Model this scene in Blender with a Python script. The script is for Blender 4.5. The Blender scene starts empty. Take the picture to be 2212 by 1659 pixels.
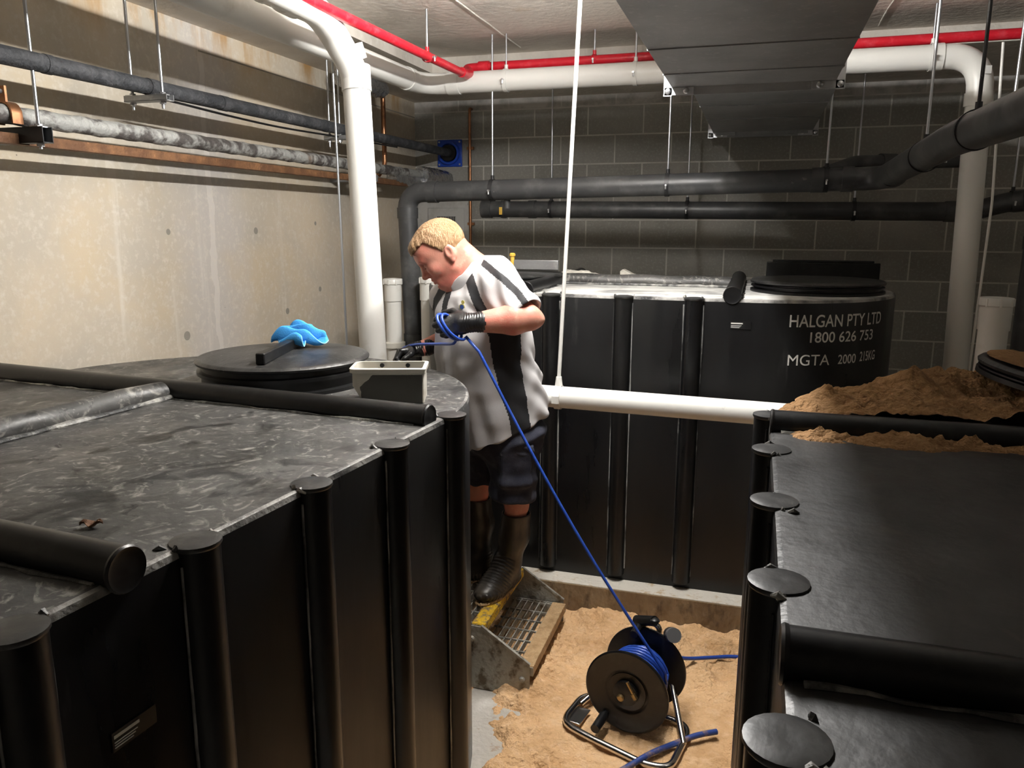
import bpy, bmesh, math, random
import numpy as np
from mathutils import Vector, Matrix, noise
import openvdb as vdb

random.seed(7)
SC = bpy.context.scene
COL = SC.collection
PI = math.pi

# ------------------------------------------------------------------ camera, world, exposure
F_PX = 1700.0
cam_d = bpy.data.cameras.new('camera')
cam = bpy.data.objects.new('camera', cam_d)
COL.objects.link(cam)
SC.camera = cam
cam_d.sensor_fit = 'HORIZONTAL'
cam_d.sensor_width = 36.0
cam_d.lens = 36.0 * F_PX / 2212.0
cam_d.clip_start = 0.05
yaw, pitch, roll = math.radians(-17.1), math.radians(11.5), math.radians(0.15)
fw = Vector((math.sin(yaw) * math.cos(pitch), math.cos(yaw) * math.cos(pitch), -math.sin(pitch)))
rt = Vector((math.cos(yaw), -math.sin(yaw), 0))
up = rt.cross(fw)
r2 = math.cos(roll) * rt + math.sin(roll) * up
u2 = -math.sin(roll) * rt + math.cos(roll) * up
cam.matrix_world = Matrix(((r2.x, u2.x, -fw.x, 0), (r2.y, u2.y, -fw.y, 0), (r2.z, u2.z, -fw.z, 1.8), (0, 0, 0, 1)))

world = bpy.data.worlds.new('world')
SC.world = world
world.use_nodes = True
bg = world.node_tree.nodes['Background']
bg.inputs[0].default_value = (0.9, 0.95, 1.0, 1)
bg.inputs[1].default_value = 0.0
SC.view_settings.view_transform = 'Standard'
SC.view_settings.look = 'None'
SC.view_settings.gamma = 1.0
SC.view_settings.use_curve_mapping = False
SC.view_settings.exposure = 0.85
LAMP_STRENGTH = 330.0
FILL_LAMP_STRENGTH = 2.0

# ------------------------------------------------------------------ materials
def new_mat(name):
    m = bpy.data.materials.new(name)
    m.use_nodes = True
    nt = m.node_tree
    return m, nt, nt.nodes['Principled BSDF']

def nd(nt, t, **kw):
    n = nt.nodes.new(t)
    for k, v in kw.items():
        setattr(n, k, v)
    return n

def objco(nt, scale=(1, 1, 1)):
    tc = nd(nt, 'ShaderNodeTexCoord')
    mp = nd(nt, 'ShaderNodeMapping')
    mp.inputs['Scale'].default_value = scale
    nt.links.new(tc.outputs['Object'], mp.inputs['Vector'])
    return mp.outputs['Vector']

def noise_fac(nt, vec, scale, lo, hi, detail=6, rough=0.6, dist=0.0):
    n = nd(nt, 'ShaderNodeTexNoise')
    n.inputs['Scale'].default_value = scale
    n.inputs['Detail'].default_value = detail
    n.inputs['Roughness'].default_value = rough
    n.inputs['Distortion'].default_value = dist
    nt.links.new(vec, n.inputs['Vector'])
    r = nd(nt, 'ShaderNodeMapRange')
    r.inputs['From Min'].default_value = lo
    r.inputs['From Max'].default_value = hi
    nt.links.new(n.outputs['Fac'], r.inputs['Value'])
    return r.outputs['Result']

def mix_col(nt, fac, a, b):
    m = nd(nt, 'ShaderNodeMix', data_type='RGBA')
    for i, v in ((6, a), (7, b)):
        if isinstance(v, tuple):
            m.inputs[i].default_value = (*v, 1)
        else:
            nt.links.new(v, m.inputs[i])
    if isinstance(fac, (int, float)):
        m.inputs[0].default_value = fac
    else:
        nt.links.new(fac, m.inputs[0])
    return m.outputs[2]

def math_n(nt, op, a, b=None):
    m = nd(nt, 'ShaderNodeMath', operation=op)
    for i, v in enumerate((a, b)):
        if v is None:
            continue
        if isinstance(v, (int, float)):
            m.inputs[i].default_value = v
        else:
            nt.links.new(v, m.inputs[i])
    return m.outputs[0]

def pmat(name, col, rough=0.5, metal=0.0, layers=(), bump=None, spec=0.5, stretch=(1, 1, 1), rvar=None):
    """layers: (colour, noise scale, lo, hi[, distortion]) mixed one over the other; bump: (scale, strength)."""
    m, nt, b = new_mat(name)
    b.inputs['Roughness'].default_value = rough
    b.inputs['Metallic'].default_value = metal
    b.inputs['Specular IOR Level'].default_value = spec
    vec = objco(nt, stretch)
    c = tuple(col)
    for L in layers:
        f = noise_fac(nt, vec, L[1], L[2], L[3], dist=L[4] if len(L) > 4 else 0.0)
        c = mix_col(nt, f, c, tuple(L[0]))
    if isinstance(c, tuple):
        b.inputs['Base Color'].default_value = (*c, 1)
    else:
        nt.links.new(c, b.inputs['Base Color'])
    if rvar:
        f = noise_fac(nt, vec, rvar[0], 0.35, 0.65)
        r = nd(nt, 'ShaderNodeMapRange')
        r.inputs['To Min'].default_value = rvar[1]
        r.inputs['To Max'].default_value = rvar[2]
        nt.links.new(f, r.inputs['Value'])
        nt.links.new(r.outputs[0], b.inputs['Roughness'])
    if bump:
        n = nd(nt, 'ShaderNodeTexNoise')
        n.inputs['Scale'].default_value = bump[0]
        n.inputs['Detail'].default_value = 8
        nt.links.new(vec, n.inputs['Vector'])
        bp = nd(nt, 'ShaderNodeBump')
        bp.inputs['Strength'].default_value = bump[1]
        bp.inputs['Distance'].default_value = 0.02
        nt.links.new(n.outputs['Fac'], bp.inputs['Height'])
        nt.links.new(bp.outputs[0], b.inputs['Normal'])
    return m

M = {}
M['tank'] = pmat('black_polyethylene', (0.0045, 0.0045, 0.005), 0.33, spec=0.42,
                 layers=[((0.012, 0.012, 0.011), 3.0, 0.5, 0.75), ((0.06, 0.058, 0.055), 9.0, 0.66, 0.82)],
                 stretch=(1, 1, 0.18), bump=(14, 0.05), rvar=(5, 0.26, 0.42))
M['tank_top'] = pmat('dusty_polyethylene', (0.02, 0.02, 0.02), 0.42, spec=0.5,
                     layers=[((0.075, 0.073, 0.069), 2.6, 0.34, 0.66, 0.8), ((0.27, 0.26, 0.235), 10.0, 0.55, 0.72, 4.0), ((0.2, 0.19, 0.175), 34.0, 0.6, 0.72, 1.0),
                             ((0.009, 0.009, 0.009), 4.2, 0.57, 0.63, 1.4), ((0.012, 0.012, 0.012), 16.0, 0.64, 0.67, 0.8)],
                     bump=(40, 0.12), rvar=(7, 0.32, 0.62))
M['lid'] = pmat('scuffed_lid_plastic', (0.014, 0.014, 0.014), 0.42, spec=0.45, layers=[((0.05, 0.049, 0.047), 5.0, 0.42, 0.68, 1.0), ((0.17, 0.165, 0.15), 14.0, 0.62, 0.76, 3.0)], stretch=(1, 2.2, 1), bump=(40, 0.1))
M['dark_top'] = pmat('dull_polyethylene', (0.014, 0.014, 0.014), 0.45, spec=0.4, layers=[((0.03, 0.029, 0.028), 2.2, 0.4, 0.66, 0.6), ((0.06, 0.05, 0.04), 6.0, 0.62, 0.78, 1.0)], bump=(40, 0.08), rvar=(5, 0.36, 0.55))
M['edge_dark'] = pmat('dull_edge', (0.02, 0.02, 0.02), 0.4, layers=[((0.08, 0.078, 0.074), 6.0, 0.5, 0.72)], bump=(40, 0.15))
M['streak'] = pmat('chalk_streaked_edge', (0.02, 0.02, 0.02), 0.5, layers=[((0.3, 0.3, 0.29), 5.0, 0.48, 0.6)], stretch=(1, 1, .5))
M['white_top'] = pmat('plaster_dusted_polyethylene', (0.22, 0.22, 0.215), 0.5, layers=[((0.62, 0.61, 0.58), 3.0, 0.36, 0.56, 1.5), ((0.1, 0.1, 0.1), 9.0, 0.6, 0.74, 1.0)], stretch=(1, 1.6, 1), bump=(40, 0.12))
M['tank_edge'] = pmat('scuffed_polyethylene', (0.05, 0.05, 0.05), 0.36,
                      layers=[((0.36, 0.35, 0.33), 6.0, 0.42, 0.6)], bump=(60, 0.3))
M['weld'] = pmat('chalky_weld', (0.04, 0.04, 0.04), 0.4, layers=[((0.38, 0.37, 0.34), 10.0, 0.46, 0.62)], bump=(50, 0.4))
M['cap'] = pmat('grey_scuffed_plastic', (0.024, 0.024, 0.024), 0.4, layers=[((0.07, 0.07, 0.068), 22.0, 0.5, 0.75)], bump=(40, 0.06))
M['blackplastic'] = pmat('black_plastic', (0.006, 0.006, 0.0065), 0.36, spec=0.42, layers=[((0.022, 0.022, 0.021), 20.0, 0.52, 0.78)])
M['blackpipe'] = pmat('black_drain_pipe', (0.042, 0.043, 0.045), 0.42, layers=[((0.10, 0.10, 0.098), 8.0, 0.5, 0.75), ((0.22, 0.21, 0.2), 26.0, 0.68, 0.78)])
M['lagging'] = pmat('dark_foam_lagging', (0.03, 0.032, 0.036), 0.7, layers=[((0.09, 0.09, 0.095), 14.0, 0.45, 0.75)], bump=(60, 0.5))
M['white'] = pmat('white_drain_pipe', (0.72, 0.71, 0.67), 0.32, layers=[((0.5, 0.47, 0.41), 6.0, 0.62, 0.85), ((0.2, 0.18, 0.16), 16.0, 0.72, 0.82)])
M['cream'] = pmat('cream_plastic', (0.66, 0.64, 0.57), 0.38, layers=[((0.4, 0.36, 0.28), 12.0, 0.6, 0.75)])
M['red'] = pmat('red_enamel', (0.52, 0.012, 0.025), 0.3, layers=[((0.62, 0.06, 0.08), 30.0, 0.5, 0.8)], bump=(90, 0.1))
M['steel'] = pmat('zinc_steel', (0.62, 0.63, 0.65), 0.32, 0.9)
M['thread'] = pmat('threaded_rod', (0.52, 0.54, 0.57), 0.34, 0.9, stretch=(1, 1, 1))
M['darkrod'] = pmat('dark_steel', (0.03, 0.03, 0.032), 0.45, 0.4)
M['galv'] = pmat('galvanised_sheet', (0.36, 0.365, 0.37), 0.38, 0.6, layers=[((0.27, 0.275, 0.28), 5.0, 0.4, 0.7), ((0.45, 0.45, 0.45), 40.0, 0.55, 0.75)], rvar=(3, 0.34, 0.44))
M['galvpipe'] = pmat('weathered_galvanised_pipe', (0.36, 0.36, 0.34), 0.6, 0.15, layers=[((0.09, 0.08, 0.075), 13.0, 0.46, 0.58), ((0.22, 0.14, 0.09), 7.0, 0.66, 0.8)], bump=(35, 0.6))
M['rust'] = pmat('rusty_steel', (0.13, 0.058, 0.025), 0.75, 0.1, layers=[((0.25, 0.12, 0.05), 15.0, 0.45, 0.7)], bump=(60, 0.4))
M['stepmetal'] = pmat('muddy_galvanised', (0.36, 0.345, 0.3), 0.6, 0.35, layers=[((0.12, 0.09, 0.055), 14.0, 0.5, 0.62), ((0.42, 0.41, 0.38), 5.0, 0.55, 0.8)], bump=(60, 0.3))
M['copper'] = pmat('copper_pipe', (0.42, 0.2, 0.1), 0.35, 0.85, layers=[((0.2, 0.1, 0.06), 20.0, 0.5, 0.7)])
M['brass'] = pmat('brass', (0.38, 0.27, 0.13), 0.35, 0.9)
M['foil'] = pmat('foil_wrap', (0.55, 0.56, 0.58), 0.22, 0.92, bump=(22, 1.0))
M['blueflange'] = pmat('blue_plastic', (0.01, 0.06, 0.42), 0.35)
M['hose'] = pmat('blue_hose', (0.02, 0.065, 0.36), 0.3, layers=[((0.03, 0.1, 0.45), 30.0, 0.5, 0.8)])
M['muddyhose'] = pmat('muddy_blue_hose', (0.02, 0.05, 0.22), 0.45, layers=[((0.28, 0.17, 0.08), 25.0, 0.5, 0.66)])
M['chrome'] = pmat('stainless_tube', (0.58, 0.55, 0.52), 0.2, 1.0)
M['yellow'] = pmat('yellow_nosing', (0.75, 0.45, 0.02), 0.7, layers=[((0.25, 0.17, 0.09), 40.0, 0.5, 0.62)], bump=(120, 0.7))
M['sandynosing'] = pmat('sand_caked_nosing', (0.5, 0.33, 0.17), 0.9, layers=[((0.36, 0.22, 0.1), 20.0, 0.45, 0.7)], bump=(80, 0.8))
M['sand'] = pmat('damp_sand', (0.78, 0.50, 0.27), 0.95, layers=[((0.56, 0.33, 0.155), 5.0, 0.42, 0.7), ((0.8, 0.55, 0.33), 26.0, 0.5, 0.75)], bump=(70, 0.9), spec=0.2)
M['sanddark'] = pmat('brown_sand', (0.33, 0.19, 0.09), 0.95, layers=[((0.22, 0.12, 0.052), 9.0, 0.42, 0.68)], bump=(80, 0.9), spec=0.2)
M['rubber'] = pmat('rubber_boot', (0.026, 0.022, 0.018), 0.42, layers=[((0.075, 0.058, 0.04), 7.0, 0.45, 0.7)])
M['nitrile'] = pmat('black_nitrile', (0.011, 0.011, 0.012), 0.3, bump=(60, 0.12))
M['shirt'] = pmat('grey_polo_cloth', (0.5, 0.485, 0.485), 0.85, bump=(400, 0.1), spec=0.2)
M['shirtdark'] = pmat('black_polo_cloth', (0.018, 0.018, 0.02), 0.75, bump=(400, 0.1), spec=0.3)
M['shorts'] = pmat('navy_cotton', (0.032, 0.034, 0.05), 0.85, layers=[((0.055, 0.056, 0.075), 18.0, 0.45, 0.7)], bump=(300, 0.15), spec=0.2)
M['hair'] = pmat('ginger_hair', (0.36, 0.215, 0.11), 0.55, layers=[((0.27, 0.15, 0.065), 45.0, 0.42, 0.65), ((0.56, 0.39, 0.23), 90.0, 0.58, 0.7)], stretch=(1, 1, 0.3), bump=(170, 0.6))
M['concrete_floor'] = pmat('floor_concrete', (0.42, 0.39, 0.34), 0.85, layers=[((0.56, 0.53, 0.48), 6.0, 0.5, 0.7), ((0.3, 0.2, 0.12), 14.0, 0.58, 0.7)], bump=(60, 0.4))
M['plainwall'] = pmat('pale_concrete', (0.6, 0.57, 0.52), 0.85, layers=[((0.5, 0.47, 0.42), 2.0, 0.4, 0.7)])
M['towel'] = pmat('blue_cloth', (0.08, 0.40, 0.88), 0.9, bump=(250, 0.2), spec=0.1)
M['hem'] = pmat('pale_blue_hem', (0.35, 0.68, 0.9), 0.9, spec=0.1)
M['chunk'] = pmat('broken_plaster', (0.6, 0.57, 0.5), 0.9, bump=(40, 0.6))
M['greypanel'] = pmat('grey_painted_steel', (0.5, 0.5, 0.48), 0.45, layers=[((0.38, 0.37, 0.34), 9.0, 0.5, 0.7)])
M['vent'] = pmat('dark_vent', (0.03, 0.03, 0.028), 0.6)
M['letter'] = pmat('stencil_paint', (0.62, 0.61, 0.57), 0.6, layers=[((0.4, 0.39, 0.36), 30.0, 0.55, 0.75)])
M['yellowplastic'] = pmat('yellow_plastic', (0.8, 0.5, 0.08), 0.4)
M['eye'] = pmat('eye', (0.25, 0.22, 0.2), 0.3)
M['bluebadge'] = pmat('badge_blue', (0.03, 0.08, 0.28), 0.6)
M['yellowbadge'] = pmat('badge_yellow', (0.5, 0.45, 0.12), 0.6)

# skin: redder on neck and ears, sallow forearms (real skin tones, mottled)
M['skin'] = pmat('skin', (0.58, 0.265, 0.195), 0.5, layers=[((0.62, 0.2, 0.15), 9.0, 0.42, 0.62), ((0.66, 0.38, 0.28), 24.0, 0.55, 0.75)], bump=(180, 0.08), spec=0.4)
M['skin'].node_tree.nodes['Principled BSDF'].inputs['Subsurface Weight'].default_value = 0.12
M['skin'].node_tree.nodes['Principled BSDF'].inputs['Subsurface Radius'].default_value = (0.012, 0.005, 0.003)

def emis_mat(name, col, s):
    m, nt, b = new_mat(name)
    b.inputs['Base Color'].default_value = (0.9, 0.9, 0.9, 1)
    b.inputs['Emission Color'].default_value = (*col, 1)
    b.inputs['Emission Strength'].default_value = s
    return m
M['tube'] = emis_mat('fluorescent_tube', (1.0, 0.98, 0.95), LAMP_STRENGTH)
M['fill_tube'] = emis_mat('added_fill_tube', (1.0, 0.95, 0.88), FILL_LAMP_STRENGTH)
M['lampbody'] = pmat('white_enamel', (0.75, 0.75, 0.73), 0.4)

def concrete_wall():
    m, nt, b = new_mat('offform_concrete')
    v = objco(nt)
    c = mix_col(nt, noise_fac(nt, v, 1.1, 0.38, 0.62, dist=0.6), (0.57, 0.485, 0.365), (0.47, 0.425, 0.35))
    c = mix_col(nt, noise_fac(nt, v, 0.7, 0.52, 0.7), c, (0.58, 0.46, 0.29))
    sp0 = nd(nt, 'ShaderNodeSeparateXYZ')
    nt.links.new(v, sp0.inputs[0])
    gy = math_n(nt, 'ABSOLUTE', math_n(nt, 'SUBTRACT', sp0.outputs['Y'], 3.36))
    gm = nd(nt, 'ShaderNodeMapRange')
    gm.inputs['From Min'].default_value = 0.34
    gm.inputs['From Max'].default_value = 0.08
    nt.links.new(math_n(nt, 'ADD', gy, math_n(nt, 'MULTIPLY', math_n(nt, 'SUBTRACT', noise_fac(nt, v, 3.5, 0.2, 0.8), .5), .35)), gm.inputs['Value'])
    c = mix_col(nt, math_n(nt, 'MULTIPLY', gm.outputs[0], 0.8), c, (0.49, 0.46, 0.43))
    st = math_n(nt, 'LESS_THAN', math_n(nt, 'ABSOLUTE', math_n(nt, 'ADD', math_n(nt, 'SUBTRACT', sp0.outputs['Y'], 3.36), math_n(nt, 'MULTIPLY', math_n(nt, 'SUBTRACT', noise_fac(nt, v, 5, 0.2, 0.8), .5), .05))), .02)
    c = mix_col(nt, math_n(nt, 'MULTIPLY', st, .6), c, (0.64, 0.6, 0.55))
    c = mix_col(nt, noise_fac(nt, v, 40, 0.5, 0.8), c, (0.62, 0.57, 0.49))
    # pale drips running down
    vs = objco(nt, (1, 1, 0.07))
    c = mix_col(nt, math_n(nt, 'MULTIPLY', noise_fac(nt, vs, 9, 0.62, 0.72), 0.5), c, (0.66, 0.62, 0.55))
    # rust stains under the soffit
    sep = nd(nt, 'ShaderNodeSeparateXYZ')
    nt.links.new(v, sep.inputs[0])
    r = nd(nt, 'ShaderNodeMapRange')
    r.inputs['From Min'].default_value = 2.52
    r.inputs['From Max'].default_value = 2.72
    nt.links.new(sep.outputs['Z'], r.inputs['Value'])
    c = mix_col(nt, math_n(nt, 'MULTIPLY', r.outputs[0], noise_fac(nt, objco(nt, (1, 1, 0.3)), 5, 0.48, 0.62)), c, (0.42, 0.24, 0.08))
    # dark specks and small round tie holes
    c = mix_col(nt, noise_fac(nt, v, 28, 0.73, 0.76), c, (0.2, 0.17, 0.13))
    for (hy, hz, hr) in ((3.72, 1.76, 0.018), (3.12, 1.27, 0.022), (3.98, 1.30, 0.018), (3.05, 1.76, 0.014), (4.35, 1.40, 0.016), (4.33, 1.80, 0.012)):
        d = nd(nt, 'ShaderNodeVectorMath', operation='DISTANCE')
        nt.links.new(v, d.inputs[0])
        d.inputs[1].default_value = (-2.59, hy, hz)
        f = math_n(nt, 'LESS_THAN', d.outputs['Value'], hr)
        c = mix_col(nt, f, c, (0.27, 0.25, 0.21))
    # pour joint
    dz = math_n(nt, 'ABSOLUTE', math_n(nt, 'SUBTRACT', sep.outputs['Z'], 2.60))
    f = math_n(nt, 'MULTIPLY', math_n(nt, 'LESS_THAN', dz, 0.004), math_n(nt, 'GREATER_THAN', sep.outputs['Y'], 3.35))
    c = mix_col(nt, f, c, (0.25, 0.22, 0.18))
    nt.links.new(c, b.inputs['Base Color'])
    b.inputs['Roughness'].default_value = 0.8
    bp = nd(nt, 'ShaderNodeBump')
    bp.inputs['Strength'].default_value = 0.25
    bp.inputs['Distance'].default_value = 0.01
    n = nd(nt, 'ShaderNodeTexNoise')
    n.inputs['Scale'].default_value = 22
    n.inputs['Detail'].default_value = 8
    nt.links.new(v, n.inputs['Vector'])
    nt.links.new(n.outputs['Fac'], bp.inputs['Height'])
    nt.links.new(bp.outputs[0], b.inputs['Normal'])
    return m
M['concrete'] = concrete_wall()

def block_wall():
    m, nt, b = new_mat('blockwork')
    tc = nd(nt, 'ShaderNodeTexCoord')
    sep = nd(nt, 'ShaderNodeSeparateXYZ')
    nt.links.new(tc.outputs['Object'], sep.inputs[0])
    cmb = nd(nt, 'ShaderNodeCombineXYZ')
    nt.links.new(math_n(nt, 'ADD', sep.outputs['X'], 8.03 + 0.2), cmb.inputs[0])
    nt.links.new(math_n(nt, 'ADD', sep.outputs['Z'], 4.0 - 0.03), cmb.inputs[1])
    br = nd(nt, 'ShaderNodeTexBrick')
    br.offset = 0.5
    br.inputs['Scale'].default_value = 1.0
    br.inputs['Mortar Size'].default_value = 0.006
    br.inputs['Mortar Smooth'].default_value = 0.3
    br.inputs['Brick Width'].default_value = 0.4
    br.inputs['Row Height'].default_value = 0.2
    br.inputs['Color1'].default_value = (0.25, 0.243, 0.22, 1)
    br.inputs['Color2'].default_value = (0.31, 0.30, 0.272, 1)
    br.inputs['Mortar'].default_value = (0.6, 0.585, 0.54, 1)
    nt.links.new(cmb.outputs[0], br.inputs['Vector'])
    v = tc.outputs['Object']
    c = mix_col(nt, noise_fac(nt, v, 60, 0.5, 0.8), br.outputs['Color'], (0.42, 0.41, 0.38))
    c = mix_col(nt, noise_fac(nt, v, 1.6, 0.5, 0.75, dist=0.5), c, (0.38, 0.365, 0.33))
    # smeared render along the top course
    r = nd(nt, 'ShaderNodeMapRange')
    r.inputs['From Min'].default_value = 2.6
    r.inputs['From Max'].default_value = 2.64
    nt.links.new(sep.outputs['Z'], r.inputs['Value'])
    c = mix_col(nt, math_n(nt, 'MULTIPLY', r.outputs[0], noise_fac(nt, v, 7, 0.3, 0.55)), c, (0.56, 0.535, 0.5))
    nt.links.new(c, b.inputs['Base Color'])
    b.inputs['Roughness'].default_value = 0.9
    h = math_n(nt, 'ADD', math_n(nt, 'MULTIPLY', br.outputs['Fac'], -1.0), math_n(nt, 'MULTIPLY', noise_fac(nt, v, 120, 0.2, 0.8), 0.35))
    bp = nd(nt, 'ShaderNodeBump')
    bp.inputs['Strength'].default_value = 0.5
    bp.inputs['Distance'].default_value = 0.005
    nt.links.new(h, bp.inputs['Height'])
    nt.links.new(bp.outputs[0], b.inputs['Normal'])
    return m
M['block'] = block_wall()
M['ceiling'] = pmat('soffit_concrete', (0.74, 0.69, 0.62), 0.85, layers=[((0.54, 0.5, 0.44), 1.4, 0.42, 0.65, 0.6), ((0.62, 0.5, 0.36), 3.2, 0.62, 0.8), ((0.72, 0.69, 0.64), 30.0, 0.55, 0.8)], bump=(25, 0.3))
M['plinth'] = pmat('stained_concrete', (0.2, 0.135, 0.075), 0.85, layers=[((0.3, 0.22, 0.13), 6.0, 0.45, 0.65), ((0.075, 0.05, 0.03), 18.0, 0.55, 0.72)], bump=(40, 0.5), stretch=(1, 1, 0.5))
M['plinth_top'] = pmat('chalky_concrete', (0.6, 0.56, 0.49), 0.85, layers=[((0.42, 0.3, 0.17), 16.0, 0.56, 0.68), ((0.25, 0.17, 0.1), 30.0, 0.66, 0.74)], bump=(50, 0.5))

# ------------------------------------------------------------------ mesh helpers
class MB:
    def __init__(s):
        s.v, s.f, s.mi, s.m, s.parts = [], [], [], 0, []
    def add(s, vs, fs):
        o = len(s.v)
        vs, fs = list(vs), list(fs)
        s.parts.append((vs, fs, s.m))
        s.v += [tuple(p) for p in vs]
        for f in fs:
            s.f.append([i + o for i in f])
            s.mi.append(s.m)
        return s
    def box(s, c, size, rz=0.0, ax=None):
        hx, hy, hz = (q / 2 for q in size)
        c = Vector(c)
        if ax is None:
            X, Y, Z = Vector((math.cos(rz), math.sin(rz), 0)), Vector((-math.sin(rz), math.cos(rz), 0)), Vector((0, 0, 1))
        else:
            X, Y, Z = ax
        vs = [c + X * hx * a + Y * hy * b + Z * hz * d for a in (-1, 1) for b in (-1, 1) for d in (-1, 1)]
        return s.add(vs, [(0, 1, 3, 2), (4, 6, 7, 5), (0, 4, 5, 1), (2, 3, 7, 6), (0, 2, 6, 4), (1, 5, 7, 3)])
    def cyl(s, a, b, r, seg=20, r2=None, caps=True):
        a, b = Vector(a), Vector(b)
        d = (b - a).normalized()
        t = Vector((0, 0, 1)) if abs(d.z) < 0.9 else Vector((1, 0, 0))
        x = d.cross(t).normalized()
        y = d.cross(x)
        r2 = r if r2 is None else r2
        vs = []
        for p, rr in ((a, r), (b, r2)):
            vs += [p + (x * math.cos(2 * PI * i / seg) + y * math.sin(2 * PI * i / seg)) * rr for i in range(seg)]
        fs = [(i, (i + 1) % seg, seg + (i + 1) % seg, seg + i) for i in range(seg)]
        if caps:
            fs += [tuple(reversed(range(seg))), tuple(range(seg, 2 * seg))]
        return s.add(vs, fs)
    def tube(s, pts, r, seg=16, closed=False, caps=True):
        pts = [Vector(p) for p in pts]
        n = len(pts)
        rs = r if isinstance(r, (list, tuple)) else [r] * n
        T = []
        for i in range(n):
            if closed:
                d = pts[(i + 1) % n] - pts[i - 1]
            else:
                d = pts[min(i + 1, n - 1)] - pts[max(i - 1, 0)]
            T.append(d.normalized())
        t = Vector((0, 0, 1)) if abs(T[0].z) < 0.9 else Vector((1, 0, 0))
        x = T[0].cross(t).normalized()
        vs = []
        for i in range(n):
            x = (x - T[i] * x.dot(T[i])).normalized()
            y = T[i].cross(x)
            vs += [pts[i] + (x * math.cos(2 * PI * k / seg) + y * math.sin(2 * PI * k / seg)) * rs[i] for k in range(seg)]
        fs = []
        for i in range(n if closed else n - 1):
            j = (i + 1) % n
            fs += [(i * seg + k, i * seg + (k + 1) % seg, j * seg + (k + 1) % seg, j * seg + k) for k in range(seg)]
        if caps and not closed:
            fs += [tuple(reversed(range(seg))), tuple(range((n - 1) * seg, n * seg))]
        return s.add(vs, fs)
    def lathe(s, prof, c=(0, 0, 0), seg=48, ax=None):
        c = Vector(c)
        X, Y, Z = ax if ax else (Vector((1, 0, 0)), Vector((0, 1, 0)), Vector((0, 0, 1)))
        vs = []
        for (r, z) in prof:
            vs += [c + X * (r * math.cos(2 * PI * k / seg)) + Y * (r * math.sin(2 * PI * k / seg)) + Z * z for k in range(seg)]
        fs = []
        for i in range(len(prof) - 1):
            fs += [(i * seg + k, i * seg + (k + 1) % seg, (i + 1) * seg + (k + 1) % seg, (i + 1) * seg + k) for k in range(seg)]
        fs += [tuple(reversed(range(seg))), tuple(range((len(prof) - 1) * seg, len(prof) * seg))]
        return s.add(vs, fs)
    def prism(s, poly, axis0, axis1, off0, off1, normal):
        """polygon of (p,q) in the plane axis0/axis1, extruded along normal from off0 to off1"""
        n = len(poly)
        A0, A1, N = Vector(axis0), Vector(axis1), Vector(normal)
        vs = [A0 * p + A1 * q + N * o for o in (off0, off1) for p, q in poly]
        fs = [(i, (i + 1) % n, n + (i + 1) % n, n + i) for i in range(n)] + [tuple(reversed(range(n))), tuple(range(n, 2 * n))]
        return s.add(vs, fs)
    def each(s, name, mats, parent=None, **kw):
        """one object per piece"""
        for vs, fs, m in s.parts:
            MB().add(vs, fs).build(name, mats, parent, **kw)
    def build(s, name, mats, parent=None, smooth=True, bevel=0.0, angle=40):
        me = bpy.data.meshes.new(name)
        me.from_pydata(s.v, [], s.f)
        if not isinstance(mats, (list, tuple)):
            mats = [mats]
        for m in mats:
            me.materials.append(m)
        me.polygons.foreach_set('material_index', s.mi)
        bm = bmesh.new()
        bm.from_mesh(me)
        bmesh.ops.recalc_face_normals(bm, faces=bm.faces)
        if smooth:
            lim = math.radians(angle)
            for f in bm.faces:
                f.smooth = True
            for e in bm.edges:
                if len(e.link_faces) == 2 and e.calc_face_angle(0) > lim:
                    e.smooth = False
        bm.to_mesh(me)
        bm.free()
        o = bpy.data.objects.new(name, me)
        COL.objects.link(o)
        if parent:
            o.parent = parent
        if bevel:
            b = o.modifiers.new('bevel', 'BEVEL')
            b.width = bevel
            b.segments = 2
            b.limit_method = 'ANGLE'
            b.angle_limit = math.radians(50)
        return o

def tag(o, label=None, cat=None, group=None, kind=None):
    if label: o['label'] = label
    if cat: o['category'] = cat
    if group: o['group'] = group
    if kind: o['kind'] = kind
    return o

def thing(name, label, cat, loc=(0, 0, 0), rz=0.0, group=None):
    o = bpy.data.objects.new(name, None)
    o.empty_display_size = 0.05
    COL.objects.link(o)
    o.location = loc
    o.rotation_euler = (0, 0, rz)
    return tag(o, label, cat, group)

def fillet(pts, r, n=6):
    """polyline with rounded corners"""
    pts = [Vector(p) for p in pts]
    out = [pts[0]]
    for i in range(1, len(pts) - 1):
        a, b, c = pts[i - 1], pts[i], pts[i + 1]
        d0, d1 = (a - b), (c - b)
        rr = min(r, d0.length * 0.49, d1.length * 0.49)
        p0, p1 = b + d0.normalized() * rr, b + d1.normalized() * rr
        for k in range(n + 1):
            t = k / n
            out.append(p0 * (1 - t) ** 2 + b * 2 * t * (1 - t) + p1 * t * t)
    out.append(pts[-1])
    return out

def spline(pts, n=8):
    """Catmull-Rom through pts"""
    P = [Vector(p) for p in pts]
    P = [P[0] * 2 - P[1]] + P + [P[-1] * 2 - P[-2]]
    out = []
    for i in range(1, len(P) - 2):
        for k in range(n):
            t = k / n
            a, b, c, d = P[i - 1:i + 3]
            out.append(0.5 * ((2 * b) + (c - a) * t + (2 * a - 5 * b + 4 * c - d) * t * t + (3 * b - a - 3 * c + d) * t ** 3))
    out.append(P[-2])
    return out

def struct(o):
    o['kind'] = 'structure'
    return o

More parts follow.
